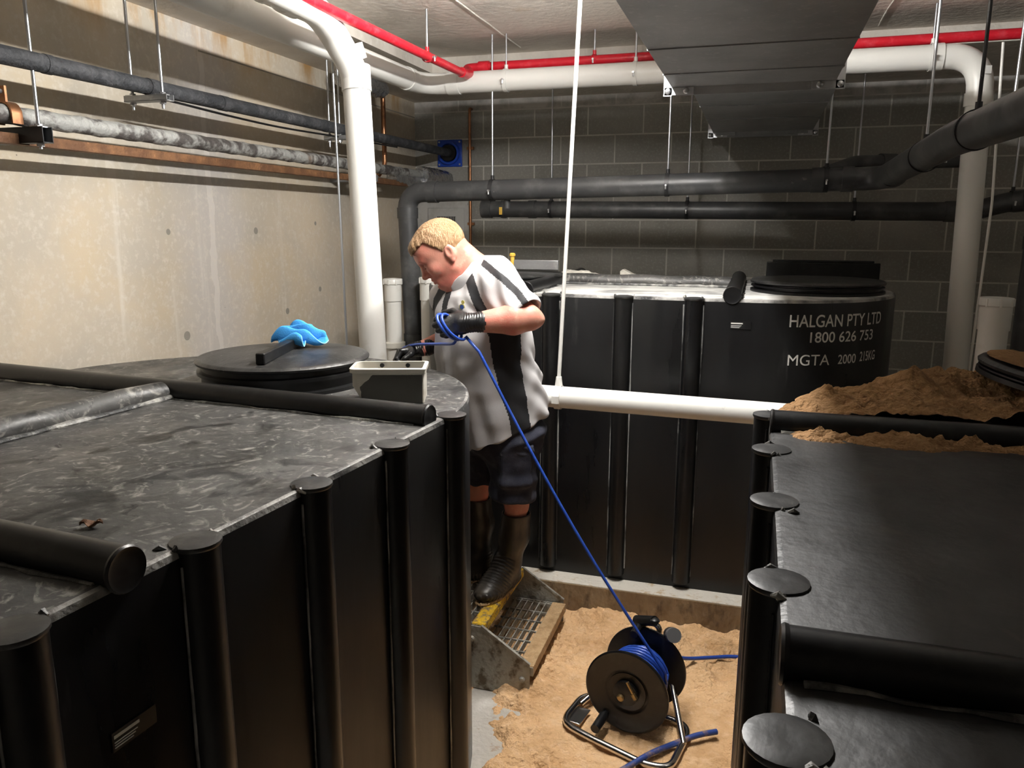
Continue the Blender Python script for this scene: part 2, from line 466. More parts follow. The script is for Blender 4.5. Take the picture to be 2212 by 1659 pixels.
# ------------------------------------------------------------------ the room
XL, YB, ZS, ZC = -2.59, 5.85, 2.71, 2.80
XR, YF = 3.4, -1.6
struct(MB().box(((XL + XR) / 2, (YB + YF) / 2, -0.1), (XR - XL + 0.4, YB - YF + 0.4, 0.2)).build('floor', M['concrete_floor'], smooth=False))
struct(MB().box(((XL + XR) / 2, (YB + YF) / 2, ZC + 0.1), (XR - XL + 0.4, YB - YF + 0.4, 0.2)).build('ceiling', M['ceiling'], smooth=False))
struct(MB().box((XL - 0.1, (YB + YF) / 2, 1.4), (0.2, YB - YF + 0.4, 2.9)).build('wall_left', M['concrete'], smooth=False))
struct(MB().box(((XL + XR) / 2, YB + 0.1, 1.4), (XR - XL, 0.2, 2.9)).build('wall_back', M['block'], smooth=False))
struct(MB().box((XR + 0.1, (YB + YF) / 2, 1.4), (0.2, YB - YF + 0.4, 2.9)).build('wall_right', M['plainwall'], smooth=False))
struct(MB().box(((XL + XR) / 2, YF - 0.1, 1.4), (XR - XL, 0.2, 2.9)).build('wall_front', M['plainwall'], smooth=False))
# lower soffit along the back and left walls
struct(MB().box(((XL + XR) / 2, (4.78 + YB) / 2, ZS + 0.06), (XR - XL, YB - 4.78, 0.12)).box((XL + 0.3, (YF + 4.78) / 2, ZS + 0.06), (0.6, 4.78 - YF, 0.12)).build('ceiling_beam', M['ceiling'], smooth=False))
# formwork joints on the ceiling
j = MB()
pts = [Vector((-1.385 + random.uniform(-.003, .003), y, ZC)) for y in np.arange(-1.0, 4.76, 0.12)]
j.tube(pts, 0.0055, 6)
j.tube([Vector((0.52 + random.uniform(-.003, .003), y, ZC)) for y in np.arange(0, 4.76, 0.12)], 0.005, 6)
struct(j.build('trim_1', M['chunk']))

# plinth under the back tank
pl = MB()
pl.box((0.35, 4.56, 0.085), (5.4, 2.5, 0.17))
pl.m = 1
pl.box((0.35, 4.565, 0.171), (5.39, 2.5, 0.006))
o = struct(pl.build('concrete_plinth', [M['plinth'], M['plinth_top']], smooth=False, bevel=0.008))

# ------------------------------------------------------------------ lamps
def batten(label, x, y, z, length, mat, rz=0.0):
    t = thing('fluorescent_batten', label, 'lamp', (x, y, z), rz)
    MB().box((0, 0, ZC - z - .014), (0.045, length + 0.06, 0.028)).build('housing', M['lampbody'], t, bevel=0.005)
    MB().cyl((0, -length / 2, -0.012), (0, length / 2, -0.012), 0.013, 16).build('tube', mat, t)
    b = MB()
    for s in (-1, 1):
        b.box((0, s * (length / 2 + 0.012), (ZC - z - .03) / 2 - .014), (0.03, 0.024, ZC - z - .0))
    b.each('tube_holder', M['lampbody'], t)
    return t
batten('white fluorescent batten under the ceiling just left of the duct', -0.55, 2.66, 2.676, 1.2, M['tube'])
batten('added dim fill batten, unseen under the ceiling on the right side', 1.9, 1.6, 2.74, 1.15, M['fill_tube'])  # added fill lamp out of view, put in to brighten the right-hand pipes

# ------------------------------------------------------------------ tanks
def stadium(R, L, n=40):
    """outline of the tank in (u,v): straight part u in [-L,0], round ends at u=0 and u=-L"""
    pts = []
    for i in range(n + 1):
        a = -PI / 2 + PI * i / n
        pts.append((R * math.cos(a), R * math.sin(a)))
    for i in range(n + 1):
        a = PI / 2 + PI * i / n
        pts.append((-L + R * math.cos(a), R * math.sin(a)))
    return pts

def tank(label, loc, rz, R, L, h, ribs, sides=(1,), bars=((0.0, -1, 1), (-1.0, -1, 1)), mid=None, rib_r=0.04, bar_r=0.036, top='tank_top', edge='tank_edge', streak=False):
    """local: u = x, v = y"""
    t = thing('grease_tank', label, 'tank', loc, rz)
    b = MB()
    rings = [(0.0, 0.0), (0.0, h - 0.02)]
    n = None
    vs, fs, mi = [], [], []
    prof = [(0.0, 0.0, 0), (0.0, h - 0.014, 0), (-0.003, h - 0.003, 2), (-0.011, h, 1)]
    rows = []
    for off, z, _ in prof:
        rows.append([(u, v, z) for u, v in stadium(R + off, L)])
    n = len(rows[0])
    for r in rows:
        vs += r
    for i in range(len(rows) - 1):
        for k in range(n):
            fs.append([i * n + k, i * n + (k + 1) % n, (i + 1) * n + (k + 1) % n, (i + 1) * n + k])
            mi.append((0, 2, 2)[i])
    fs.append(list(range(3 * n, 4 * n)))
    mi.append(1)
    fs.append(list(reversed(range(n))))
    mi.append(0)
    b.v, b.f, b.mi = vs, fs, mi
    b.build('shell', [M['tank'], M[top], M[edge]], t, angle=30)
    for s in sides:
        for (u, dz) in ribs:
            r = MB()
            v = s * (R - 0.002)
            prof = []
            r.cyl((u, v, 0.03), (u, v, h + dz - 0.004), rib_r, 24)
            # thin moulded edge where the rib meets the shell
            ro = r.build('rib', M['tank'], t, angle=30)
            for sg in (-1, 1):
                zz = np.linspace(.06, h - .03, 40)
                q = [Vector((u + sg * (rib_r + .001), v + s * .006 + random.uniform(-.0006, .0006), z)) for z in zz]
                MB().tube(q, [.0022 + (.0022 if streak else .0008) * max(0, math.sin(z * 9 + u * 13 + sg)) for z in zz], 6).build('side_bead', M['streak'] if streak else M[edge], ro)
            c = MB()
            c.lathe([(rib_r + .001, -.006), (rib_r + .0035, -.002), (rib_r + .003, .003), (rib_r * .8, .0055), (rib_r * .2, .004)], (u, v, h + dz), 24)
            c.build('end_cap', M['cap'], ro)
            w = MB()
            for k in range(3):
                a = (PI if s < 0 else 0) + PI / 2 + random.uniform(0.2, 1.1) * (1 if k % 2 else -1) + (PI / 2 if s > 0 else -PI / 2) * 0
                p = Vector((u + (rib_r + .006) * (1 if k % 2 else -1) * random.uniform(.7, 1.15), v - s * random.uniform(-.004, .03), h + random.uniform(-.004, .001)))
                q = p + Vector((random.uniform(-.012, .012), random.uniform(-.03, .03), random.uniform(-.003, .003)))
                w.tube([p, (p + q) / 2 + Vector((0, 0, .004)), q], [.003, .006, .002], 6)
            w.each('weld_bead', M['weld'], ro)
    for (u, e0, e1) in bars:
        c = MB()
        v0, v1 = e0 * (R + 0.0), e1 * (R + 0.0)
        zc = h + bar_r * 0.4
        c.cyl((u, v0, zc), (u, v1, zc), bar_r, 28)
        bo = c.build('crossbar', M['blackplastic'], t)
        for v, sg in ((v0, -1), (v1, 1)):
            e = MB()
            e.lathe([(bar_r * 1.02, -.003), (bar_r * 1.06, .002), (bar_r * .98, .006), (bar_r * .8, .004), (bar_r * .15, .006)], (u, v, zc), 28,
                    (Vector((1, 0, 0)), Vector((0, 0, -sg)), Vector((0, sg, 0))))
            e.build('end_cap', M['blackplastic'], bo)
        w = MB()
        for sg in (-1, 1):
            q = [Vector((u + sg * (bar_r + .004) + random.uniform(-.004, .004), v, h + .001)) for v in np.linspace(v0 * .97, v1 * .97, 40)]
            w.tube(q, [random.uniform(.002, .006) for _ in q], 6)
        w.each('weld_seam', M['weld'], bo)
    if mid:
        u0, u1, vm = mid
        c = MB()
        q = [Vector((u, vm, h + .016 + .003 * math.sin(u * 20))) for u in np.linspace(u0, u1, 20)]
        c.tube(q, bar_r * 1.02, 24)
        mo = c.build('centre_bar', M['tank_top'], t)
        w = MB()
        for sg in (-1, 1):
            q = [Vector((u, vm + sg * (bar_r * 1.15) + random.uniform(-.004, .004), h + .004)) for u in np.linspace(u0, u1, 30)]
            w.tube(q, [random.uniform(.006, .011) for _ in q], 8)
        w.each('weld_seam', M['weld'], mo)
    return t

def manhole(label, loc, rz=0.0, handle=True, tilt=(0, 0), r=0.282, collar_h=0.045):
    t = thing('manhole_lid', label, 'lid', loc, rz)
    t.rotation_euler = (tilt[0], tilt[1], rz)
    MB().lathe([(r - .03, 0), (r + .012, 0), (r + .012, .012), (r - .004, .016), (r - .004, collar_h * .52), (r + .009, collar_h * .55), (r + .009, collar_h * .68), (r - .006, collar_h * .72), (r - .006, collar_h - .008), (r + .004, collar_h - .004)], (0, 0, 0), 72).build('collar', M['blackplastic'], t)
    MB().lathe([(r - .02, collar_h - .006), (r + .012, collar_h - .003), (r + .014, collar_h + .004), (r + .006, collar_h + .012), (r - .002, collar_h + .013),
                (r * .6, collar_h + .017), (r * .2, collar_h + .019)], (0, 0, 0), 72).build('disc', M['lid'], t)
    if handle:
        z = collar_h + .034
        MB().box((0, 0, z), (.46, .03, .036)).build('handle_bar', M['blackplastic'], t, bevel=.004)
    return t

# left tank (the nearest one)
LT, LRZ = (-1.62, 2.02), math.radians(85.1)
u_l = Vector((math.cos(LRZ), math.sin(LRZ), 0))
v_l = Vector((-math.sin(LRZ), math.cos(LRZ), 0))      # +v points to -X; the visible face is at v=-R
tank('big black ribbed tank filling the left foreground, blue cloth on its lid', (LT[0], LT[1], 0.0), LRZ, 0.82, 1.56, 1.27,
     [(0.065 - .325 * k, 0.0) for k in range(5)], sides=(-1,), bars=((-.04, -.978, 1.10), (-1.06, -1.005, 1.0)), mid=(-.075, -1.56, 0.11))
manhole('round black manhole lid with a bar handle under the blue cloth', (-1.52, 2.30, 1.269), math.radians(105), r=.272, collar_h=.082)

# right tank
RRZ = math.radians(90)
tank('black ribbed tank in the right foreground with a sand heap on its end', (0.715, 2.05, 0.0), RRZ, 0.66, 1.75, 1.30,
     [(.11, .0), (-.235, 0), (-.59, 0), (-.94, 0), (-1.31, 0)], sides=(1,), bars=((-.035, -1, .99), (-1.165, -1, .995)), bar_r=.034, top='dark_top', edge='edge_dark')
manhole('black manhole lid with sand on top, tilted beside the sand heap', (0.87, 2.33, 1.372), 0.3, handle=False, tilt=(math.radians(3), math.radians(8)), collar_h=.03)
LIDR = [o for o in COL.objects if o.name.startswith('manhole_lid')][-1]
b = MB()
rows = []
for i in range(14):
    for k in range(40):
        a, r = 2 * PI * k / 40, .278 * (i + .3) / 13.3
        x, y = r * math.cos(a), r * math.sin(a)
        rows.append((x, y, .045 + (.016 + .02 * noise.noise(Vector((x * 9, y * 9, 4))) + .012 * noise.noise(Vector((x * 25, y * 25, 1)))) * min(1, (14 - i) / 4)))
b.add(rows, [(i * 40 + k, i * 40 + (k + 1) % 40, (i + 1) * 40 + (k + 1) % 40, (i + 1) * 40 + k) for i in range(13) for k in range(40)] + [tuple(range(40))])
b.build('sand_crust', M['sanddark'], LIDR, angle=180)['label'] = 'brown sand lying on the lid'

# back tank on the plinth
BT = (0.0, 4.04)
ZT = 0.174
HB = 1.321
tank('black tank with white stencilled lettering standing against the block wall', (BT[0], BT[1], ZT), 0.0, 0.62, 1.05, HB,
     [(-.245, -.004), (-.545, -.004), (-.87, -.004)], sides=(-1,), bars=((-.09, -1.0, .85), (-.99, -1.0, .9)), mid=(-.12, -.95, 0.02), top='white_top', streak=True)
manhole('black manhole lid on the right end of the back tank', (0.27, 3.93, ZT + HB - .001), 0.0, handle=False)
manhole('dusty black manhole lid on the back tank behind the man', (-1.24, 3.98, ZT + HB - .001), 0.0, handle=False, r=0.27)

BACKTANK = [o for o in COL.objects if o.name.startswith('grease_tank')][-1]
def stencil(txt, X0, X1, z0, z1, bold=0.0009):
    """stencilled text on the front and round end of the back tank; X0..X1 measured as seen along the face"""
    cu = bpy.data.curves.new('t', 'FONT')
    cu.body = txt
    cu.size = 0.1
    cu.offset = bold
    cu.extrude = 0.0
    ob = bpy.data.objects.new('t', cu)
    COL.objects.link(ob)
    bpy.context.view_layer.update()
    me = bpy.data.meshes.new_from_object(ob.evaluated_get(bpy.context.evaluated_depsgraph_get()))
    bpy.data.objects.remove(ob)
    bm = bmesh.new()
    bm.from_mesh(me)
    bmesh.ops.triangulate(bm, faces=bm.faces)
    for _ in range(2):
        bmesh.ops.subdivide_edges(bm, edges=bm.edges[:], cuts=1, use_grid_fill=True)
    xs = [v.co.x for v in bm.verts]
    ys = [v.co.y for v in bm.verts]
    ax, bx, ay, by = min(xs), max(xs), min(ys), max(ys)
    R = 0.62 + 0.0015
    for v in bm.verts:
        s = X0 + (v.co.x - ax) / (bx - ax) * (X1 - X0)      # arc length past the start of the round end
        z = z0 + (v.co.y - ay) / (by - ay) * (z1 - z0) - ZT
        if s > 0:
            a = s / 0.62
            v.co = Vector((R * math.sin(a), -R * math.cos(a), z))
        else:
            v.co = Vector((s, -R, z))
    bm.to_mesh(me)
    bm.free()
    me.materials.clear()
    me.materials.append(M['letter'])
    o = bpy.data.objects.new('lettering', me)
    COL.objects.link(o)
    o.parent = BACKTANK
    return o
STENCILS = [stencil('HALGAN PTY LTD', .145, .625, 1.383, 1.435), stencil('1800 626 753', .235, .568, 1.318, 1.363),
            stencil('MGTA', .148, .33, 1.222, 1.268, 0.0), stencil('2000', .372, .468, 1.224, 1.264), stencil('215KG', .492, .60, 1.228, 1.27)]
def sticker(parent, c, ax, w, h, name='maker_label'):
    X, Z, N = ax
    c = Vector(c)
    b = MB()
    b.box(c, (w, .0016, h), ax=(X, N, Z))
    o = b.build(name, M['blackplastic'], parent)
    o['label'] = 'small black label with white print'
    b = MB()
    for k, (x0, x1, zz, hh) in enumerate(((-.46, .1, .26, .16), (-.46, .05, -.02, .05), (-.46, 0.0, -.16, .05), (-.46, -.05, -.3, .05))):
        b.box(c + X * ((x0 + x1) / 2 * w) + Z * (zz * h) + N * .0012, ((x1 - x0) * w, .0012, hh * h), ax=(X, N, Z))
    b.build('print', M['letter'], o)
sticker(BACKTANK, (-.05, -.6215, 1.385 - ZT), (Vector((1, 0, 0)), Vector((0, 0, 1)), Vector((0, -1, 0))), .085, .032)
LEFTTANK = [o for o in COL.objects if o.name.startswith('grease_tank')][0]
sticker(LEFTTANK, (-1.07, -.822, 1.02), (Vector((1, 0, 0)), Vector((0, 0, 1)), Vector((0, -1, 0))), .085, .032)

# things lying on the back tank
bo = MB().box((0.33, 4.49, ZT + HB + .055), (0.56, 0.03, 0.11)).box((0.33, 4.5, ZT + HB + .115), (.5, .05, .012)).build('black_board', M['blackplastic'], bevel=.004)
tag(bo, 'black plastic board standing behind the lid at the right end of the back tank', 'board')
def rock(name, c, size, seed, mat, subdiv=3, rough=.35):
    bm = bmesh.new()
    bmesh.ops.create_icosphere(bm, subdivisions=subdiv, radius=1)
    for v in bm.verts:
        n = noise.noise(v.co * 1.3 + Vector((seed, 0, 0))) * rough + noise.noise(v.co * 4 + Vector((seed, 3, 0))) * rough * .3
        v.co = v.co * (1 + n)
        v.co = Vector((v.co.x * size[0], v.co.y * size[1], max(v.co.z, -.6) * size[2])) + Vector(c)
    me = bpy.data.meshes.new(name)
    bm.to_mesh(me)
    bm.free()
    me.materials.append(mat)
    o = bpy.data.objects.new(name, me)
    COL.objects.link(o)
    for p in me.polygons: p.use_smooth = True
    return o
b = MB()
zt = ZT + HB
poly = [(-.10, 0), (-.10, .05), (-.085, .062), (-.06, .05), (-.03, .035), (.0, .028), (.05, .03), (.09, .026), (.10, 0)]
b.prism([(p - .62, q + zt) for p, q in poly], (1, 0, 0), (0, 0, 1), 4.36, 4.43, (0, 1, 0))
tag(b.build('plaster_chunk', M['chunk'], bevel=.004), 'broken piece of white plaster lying at the middle of the back tank', 'rubble')
def heap_cloth():
    bm = bmesh.new()
    n = 26
    g = [[None] * n for _ in range(n)]
    for i in range(n):
        for k in range(n):
            x, y = i / (n - 1) * 2 - 1, k / (n - 1) * 2 - 1
            r2 = x * x + y * y
            z = .055 * max(0, 1 - r2 * .6) * (1 + .4 * noise.noise(Vector((x * 2.4, y * 2.4, 5)))) + .012 * noise.noise(Vector((x * 6, y * 6, 1)))
            g[i][k] = bm.verts.new((x * .17, y * .12, max(z, 0.002)))
    for i in range(n - 1):
        for k in range(n - 1):
            bm.faces.new((g[i][k], g[i + 1][k], g[i + 1][k + 1], g[i][k + 1]))
    me = bpy.data.meshes.new('dust_sheet')
    bm.to_mesh(me)
    bm.free()
    for p in me.polygons: p.use_smooth = True
    me.materials.append(M['chunk'])
    o = bpy.data.objects.new('dust_sheet', me)
    COL.objects.link(o)
    o.location = (-.93, 4.2, zt + .002)
    return o
tag(heap_cloth(), 'crumpled dusty sheet lying beside the lid behind the man', 'sheet')
tl = thing('spirit_level', 'grey bar with a yellow end resting on the lid behind the man', 'tool', (-1.2, 4.0, zt + .066))
MB().box((.1, 0, .03), (.24, .02, .05)).build('bar', M['galv'], tl, bevel=.003)
MB().cyl((-.03, 0, 0), (-.03, 0, .085), .011, 12).lathe([(.012, 0), (.016, .004), (.016, .014), (.01, .02)], (-.03, 0, .07), 14).build('yellow_end', M['yellowplastic'], tl)

# ------------------------------------------------------------------ sand
def hfield(name, x0, x1, y0, y1, step, fn, mat, label, cat='sand', keep=None):
    nx, ny = int((x1 - x0) / step) + 1, int((y1 - y0) / step) + 1
    vs = []
    idx = {}
    for i in range(nx):
        for k in range(ny):
            x, y = x0 + i * step, y0 + k * step
            if keep and not keep(x, y):
                continue
            idx[(i, k)] = len(vs)
            vs.append((x, y, fn(x, y)))
    fs = []
    for (i, k) in idx:
        q = [(i, k), (i + 1, k), (i + 1, k + 1), (i, k + 1)]
        if all(p in idx for p in q):
            fs.append([idx[p] for p in q])
    me = bpy.data.meshes.new(name)
    me.from_pydata(vs, [], fs)
    for p in me.polygons: p.use_smooth = True
    me.materials.append(mat)
    o = bpy.data.objects.new(name, me)
    COL.objects.link(o)
    return tag(o, label, cat, kind='stuff')
def sst(a, b, x):
    t = min(1, max(0, (x - a) / (b - a)))
    return t * t * (3 - 2 * t)
def fbm(x, y, z, o=4):
    s, a = 0, 1
    for _ in range(o):
        s += a * noise.noise(Vector((x, y, z)))
        x, y, a = x * 2.1, y * 2.1, a * .5
    return s
def ridged(x, y, z):
    return 1 - abs(noise.noise(Vector((x, y, z)))) * 2
def floor_sand(x, y):
    h = .030 + .022 * fbm(x * 3, y * 3, 1.0) + .018 * fbm(x * 8, y * 8, 2.0)
    r = ridged(x * 6 + fbm(x * 3, y * 3, 8) * .8, y * 9, 4.0)
    h += .018 * max(0, r - .2)
    c = fbm(x * 21, y * 21, 6.0, 3)
    h += .020 * max(0, c) * (1.3 if y > 2.9 else .9) + .010 * fbm(x * 15, y * 19, 12.0, 3)
    h += .035 * sst(3.12, 3.3, y) * (1.1 + fbm(x * 5, 2, 3)) * .6
    # clear patch of bare concrete at the foot of the step
    d = ((x + .98) / .20) ** 2 + ((y - 2.40) / .26) ** 2
    h -= .09 * max(0, 1 - d * .55 + .5 * fbm(x * 8, y * 8, 9.0))
    f = 1 - sst(.24, .42, math.hypot(x + .32, y - 2.6))
    h = h * (1 - f) + (.022 + (h - .03) * .35) * f
    return max(h, -.02)
hfield('sand', -1.5, .75, 1.2, 3.315, .0085, floor_sand, M['sand'], 'orange sand spread over the floor between the tanks')
CX_R, CY_R, R_R = .715, 2.05, .66
def heap(x, y):
    d = math.hypot(x - CX_R, max(0, y - CY_R))
    e = max(0, (R_R - d))
    h = .07 * sst(0, .30, e) + .022
    h *= .62 + .38 * sst(2.06, 2.45, y)
    h *= .75 + .25 * sst(.05, .5, x)
    h += .024 * fbm(x * 5, y * 5, 3.3) * sst(0, .1, e) + .02 * fbm(x * 13, y * 13, 7.7) * sst(0, .05, e) + .008 * fbm(x * 40, y * 40, 1.7, 2)
    cl = noise.noise(Vector((x * 13, y * 13, 1.7)))
    h += .07 * max(0, cl - .15) * sst(.03, .15, e) * sst(2.1, 2.2, y)
    h += .05 * math.exp(-((x - .5) ** 2 + (y - 2.60) ** 2) / .0012) + .05 * math.exp(-((x - .42) ** 2 + (y - 2.3) ** 2) / .0012)
    h *= sst(-.0, .02, e + .004)
    return 1.30 + max(h, .004)
hfield('sand_heap', .05, 1.38, 2.043, 2.72, .0085, heap, M['sanddark'], 'brown heap of sand on the end of the right tank',
       keep=lambda x, y: math.hypot(x - CX_R, max(0, y - CY_R)) < R_R - .004)
def spill(x, y):
    w = 1.972 - y
    lim = .03 + .03 * (1 + fbm(x * 7, 1, 2.2)) + .05 * sst(.5, .75, x)
    h = max(0, 1 - w / lim) * (.022 * (.8 + fbm(x * 9, y * 9, 4)) + .016 * fbm(x * 34, y * 34, 5))
    h *= sst(.09, .17, x)
    return 1.30 + (h if h > .002 else -.004)
hfield('sand_spill', .09, 1.36, 1.79, 1.982, .007, spill, M['sanddark'], 'crumbled sand lying along the near side of the crossbar on the right tank')

# ------------------------------------------------------------------ pipes
def collar(mb, c, d, r, w=.05, extra=.005):
    d = Vector(d).normalized()
    c = Vector(c)
    mb.cyl(c - d * w / 2, c + d * w / 2, r + extra, 28)
def pipe_thing(name, label, path, r, mat, bend=.12, fittings=(), fit_mat=None, seg=24, cat='pipe', n=8):
    t = thing(name, label, cat, (0, 0, 0))
    MB().tube(fillet(path, bend, n), r, seg).build('pipe_run', mat, t, angle=50)
    for (kind, c, d, w) in fittings:
        b = MB()
        collar(b, c, d, r, w, .005 if kind != 'band' else .002)
        b.build({'s': 'socket', 'band': 'joint_band'}.get(kind, kind), fit_mat or mat, t)
    return t

# upper black drain: riser, elbow, run along the back wall, bend, then run towards the camera
UP = [(-1.925, 4.3, .75), (-1.965, 4.3, 1.975), (0.56, 4.3, 2.022), (0.60, 3.0, 2.08), (0.60, .6, 2.05)]
t = pipe_thing('drain_pipe', 'upper black drain pipe running across the back and bending towards the camera', UP, .056, M['blackpipe'], .11,
    [('s', (-1.961, 4.3, 1.86), (0, 0, 1), .06), ('s', (-1.80, 4.3, 1.978), (1, 0, 0), .06), ('s', (-1.938, 4.3, 1.12), (0, 0, 1), .07),
     ('s', (.26, 4.3, 2.017), (1, 0, 0), .055), ('s', (.40, 4.3, 2.019), (1, 0, 0), .055), ('s', (.575, 4.1, 2.03), (.03, -1, .04), .05)])
b = MB()
b.tube(fillet([(.30, 4.33, 2.05), (.46, 4.6, 2.12), (.72, 4.72, 2.125), (1.0, 4.75, 2.13)], .06), .036, 20)
b.cyl((.585, 4.66, 2.124), (.66, 4.70, 2.125), .043, 24)
b.build('branch', M['blackpipe'], t)
# small tee stub under the upper pipe
MB().cyl((-1.36, 4.32, 1.96), (-1.36, 4.32, 1.885), .018, 16).build('stub', M['blackpipe'], t)
LO = [(-1.80, 5.2, 1.898), (1.16, 5.2, 1.875), (1.32, 5.1, 1.93), (1.8, 4.9, 1.96)]
t = pipe_thing('drain_pipe', 'lower black drain pipe against the block wall with a yellow sticker', LO, .054, M['blackpipe'], .06,
    [('s', (-1.78, 5.2, 1.898), (1, 0, 0), .07), ('s', (-1.66, 5.2, 1.897), (1, 0, 0), .03), ('s', (-1.46, 5.2, 1.896), (1, 0, 0), .05), ('s', (1.06, 5.2, 1.876), (1, 0, 0), .08),
     ('s', (1.36, 5.08, 1.93), (.5, -.2, .05), .05)])
b = MB()
b.lathe([(.0545, -.013), (.057, -.012), (.057, .012), (.0545, .013)], (-1.70, 5.2, 1.897), 24, (Vector((0, 1, 0)), Vector((0, 0, 1)), Vector((1, 0, 0))))
b.v = b.v
MB().box((-1.665, 5.142, 1.885), (.022, .006, .05)).build('yellow_sticker', M['yellowplastic'], t, bevel=.002)
# dark riser at the right edge
t = pipe_thing('drain_pipe', 'dark vertical drain pipe at the far right edge', [(1.235, 4.25, .3), (1.235, 4.25, 1.93), (1.5, 4.3, 2.0)], .055, M['blackpipe'], .1,
    [('s', (1.235, 4.25, 1.72), (0, 0, 1), .06)])
# left wall pipes
t = pipe_thing('lagged_pipe', 'dark lagged pipe high along the left concrete wall', [(-2.30, .9, 2.316), (-2.30, 2.0, 2.316), (-2.30, 4.1, 2.322), (-2.30, 5.9, 2.33)], .03, M['lagging'], .02,
    [('band', (-2.30, 2.2, 2.3165), (0, 1, 0), .03), ('band', (-2.30, 2.68, 2.318), (0, 1, 0), .05), ('band', (-2.30, 3.12, 2.319), (0, 1, 0), .05), ('band', (-2.30, 4.0, 2.322), (0, 1, 0), .04)])
b = MB()
b.tube(spline([(-2.30, 2.75, 2.283), (-2.30, 3.2, 2.27), (-2.30, 3.6, 2.267), (-2.30, 4.2, 2.28), (-2.30, 4.9, 2.29)]), .005, 8)
b.build('cable', M['blackplastic'], t)
t = thing('galvanised_pipe', 'weathered grey steel pipe along the left wall with foil at its end', 'pipe')
b = MB()
q = [Vector((-2.385 + .012 * (y - 1) / 4, y, 2.147 + .0015 * math.sin(y * 40))) for y in np.arange(.8, 5.62, .03)]
b.tube(q, [.031 + .0012 * math.sin(p.y * 130) + random.uniform(-.0006, .0006) for p in q], 20)
b.build('pipe_run', M['galvpipe'], t)
def foil(mb, a, bb, r, seed, seg=28, n=26):
    a, bb = Vector(a), Vector(bb)
    d = (bb - a).normalized()
    x = d.cross(Vector((0, 0, 1))).normalized()
    y = d.cross(x)
    vs, fs = [], []
    for i in range(n + 1):
        for k in range(seg):
            an = 2 * PI * k / seg
            rr = r * (1 + .22 * noise.noise(Vector((i * .55, math.cos(an) * 1.6, math.sin(an) * 1.6 + seed))) + .1 * noise.noise(Vector((i * 1.4, an * 2, seed))))
            vs.append(a + (bb - a) * (i / n) + (x * math.cos(an) + y * math.sin(an)) * rr)
    for i in range(n):
        fs += [(i * seg + k, i * seg + (k + 1) % seg, (i + 1) * seg + (k + 1) % seg, (i + 1) * seg + k) for k in range(seg)]
    fs += [tuple(reversed(range(seg))), tuple(range(n * seg, (n + 1) * seg))]
    mb.add(vs, fs)
b = MB()
foil(b, (-2.36, 5.42, 2.142), (-2.33, 5.85, 2.13), .062, 3)
b.build('foil_wrapping', M['foil'], t)
b = MB()
foil(b, (-2.40, 5.02, 2.115), (-2.38, 5.45, 2.09), .045, 9)
b.build('foil_wrapping', M['foil'], t)
b = MB()
b.box((-2.372, 3.0, 2.074), (.010, 4.4, .03)).box((-2.39, 3.0, 2.058), (.045, 4.4, .005))
tag(b.build('angle_rail', M['rust']), 'rusty brown steel angle rail under the grey pipe on the left wall', 'rail')
# foil covered stub near the soffit
b = MB()
foil(b, (-2.45, 4.45, 2.655), (-2.42, 4.95, 2.655), .05, 21)
tag(b.build('foil_duct', M['foil']), 'crinkled foil sleeve high on the left wall behind the white drop pipe', 'duct')
# copper pipes
tag(MB().tube(fillet([(-2.45, 5.02, 2.72), (-2.45, 5.02, 2.18), (-2.5, 5.02, 2.12)], .05), .016, 14).build('copper_pipe', M['copper']), 'short vertical copper pipe right of the white drop pipe', 'pipe')
t = thing('copper_pipe', 'tall thin copper pipe fixed up the block wall beside the grey panel', 'pipe')
MB().tube(fillet([(-2.125, 5.85, 2.645), (-2.125, 5.81, 2.645), (-2.125, 5.81, .5)], .02), .011, 12).build('pipe_run', M['copper'], t)
MB().box((-2.125, 5.826, 2.36), (.05, .03, .02)).box((-2.125, 5.826, 1.8), (.05, .03, .02)).build('saddle', M['copper'], t)
# blue wall flange
t = thing('wall_flange', 'square blue plastic flange where the lagged pipe enters the block wall', 'flange', (-2.30, 5.85, 2.328))
MB().box((0, -.008, 0), (.2, .016, .2)).build('plate', M['blueflange'], t, bevel=.006)
MB().lathe([(.07, 0), (.085, 0), (.085, .03), (.07, .03), (.065, .005)], (0, -.016, 0), 36, (Vector((1, 0, 0)), Vector((0, 0, 1)), Vector((0, -1, 0)))).build('ring', M['blueflange'], t)
MB().lathe([(.06, 0), (.063, .001), (.06, .034), (.033, .034)], (0, -.016, 0), 30, (Vector((1, 0, 0)), Vector((0, 0, 1)), Vector((0, -1, 0)))).build('seal', M['blackplastic'], t)
b = MB()
for sx in (-1, 1):
    for sz in (-1, 1):
        b.cyl((sx * .083, -.016, sz * .083), (sx * .083, -.021, sz * .083), .007, 10)
b.each('screw', M['steel'], t)

# white pipes under the ceiling
A_ = [(-1.99, .6, 2.60), (-1.87, 4.3, 2.565), (1.02, 4.3, 2.567), (1.02, 4.3, .6)]
A_ = [(-1.99, .6, 2.605), (-1.85, 4.3, 2.562), (.93, 4.3, 2.566), (.985, 4.3, .4)]
t = thing('white_drain_pipe', 'long white drain pipe under the ceiling turning down at the right', 'pipe')
MB().tube(fillet(A_, .15, 10), .056, 32).build('pipe_run', M['white'], t)
def sockets(t, r, mat, L, nm='socket'):
    for c, d, w in L:
        b = MB()
        collar(b, c, d, r, w, .0045)
        b.build(nm, mat, t)
sockets(t, .056, M['white'], [((-1.857, 4.12, 2.564), (.04, 1, 0), .06), ((-1.66, 4.3, 2.562), (1, 0, 0), .07), ((.74, 4.3, 2.566), (1, 0, 0), .05), ((.934, 4.3, 2.37), (.02, 0, -1), .06)])
b = MB()
b.box((.945, 4.2385, 2.49), (.03, .002, .035))
b.build('printed_label', M['greypanel'], t)
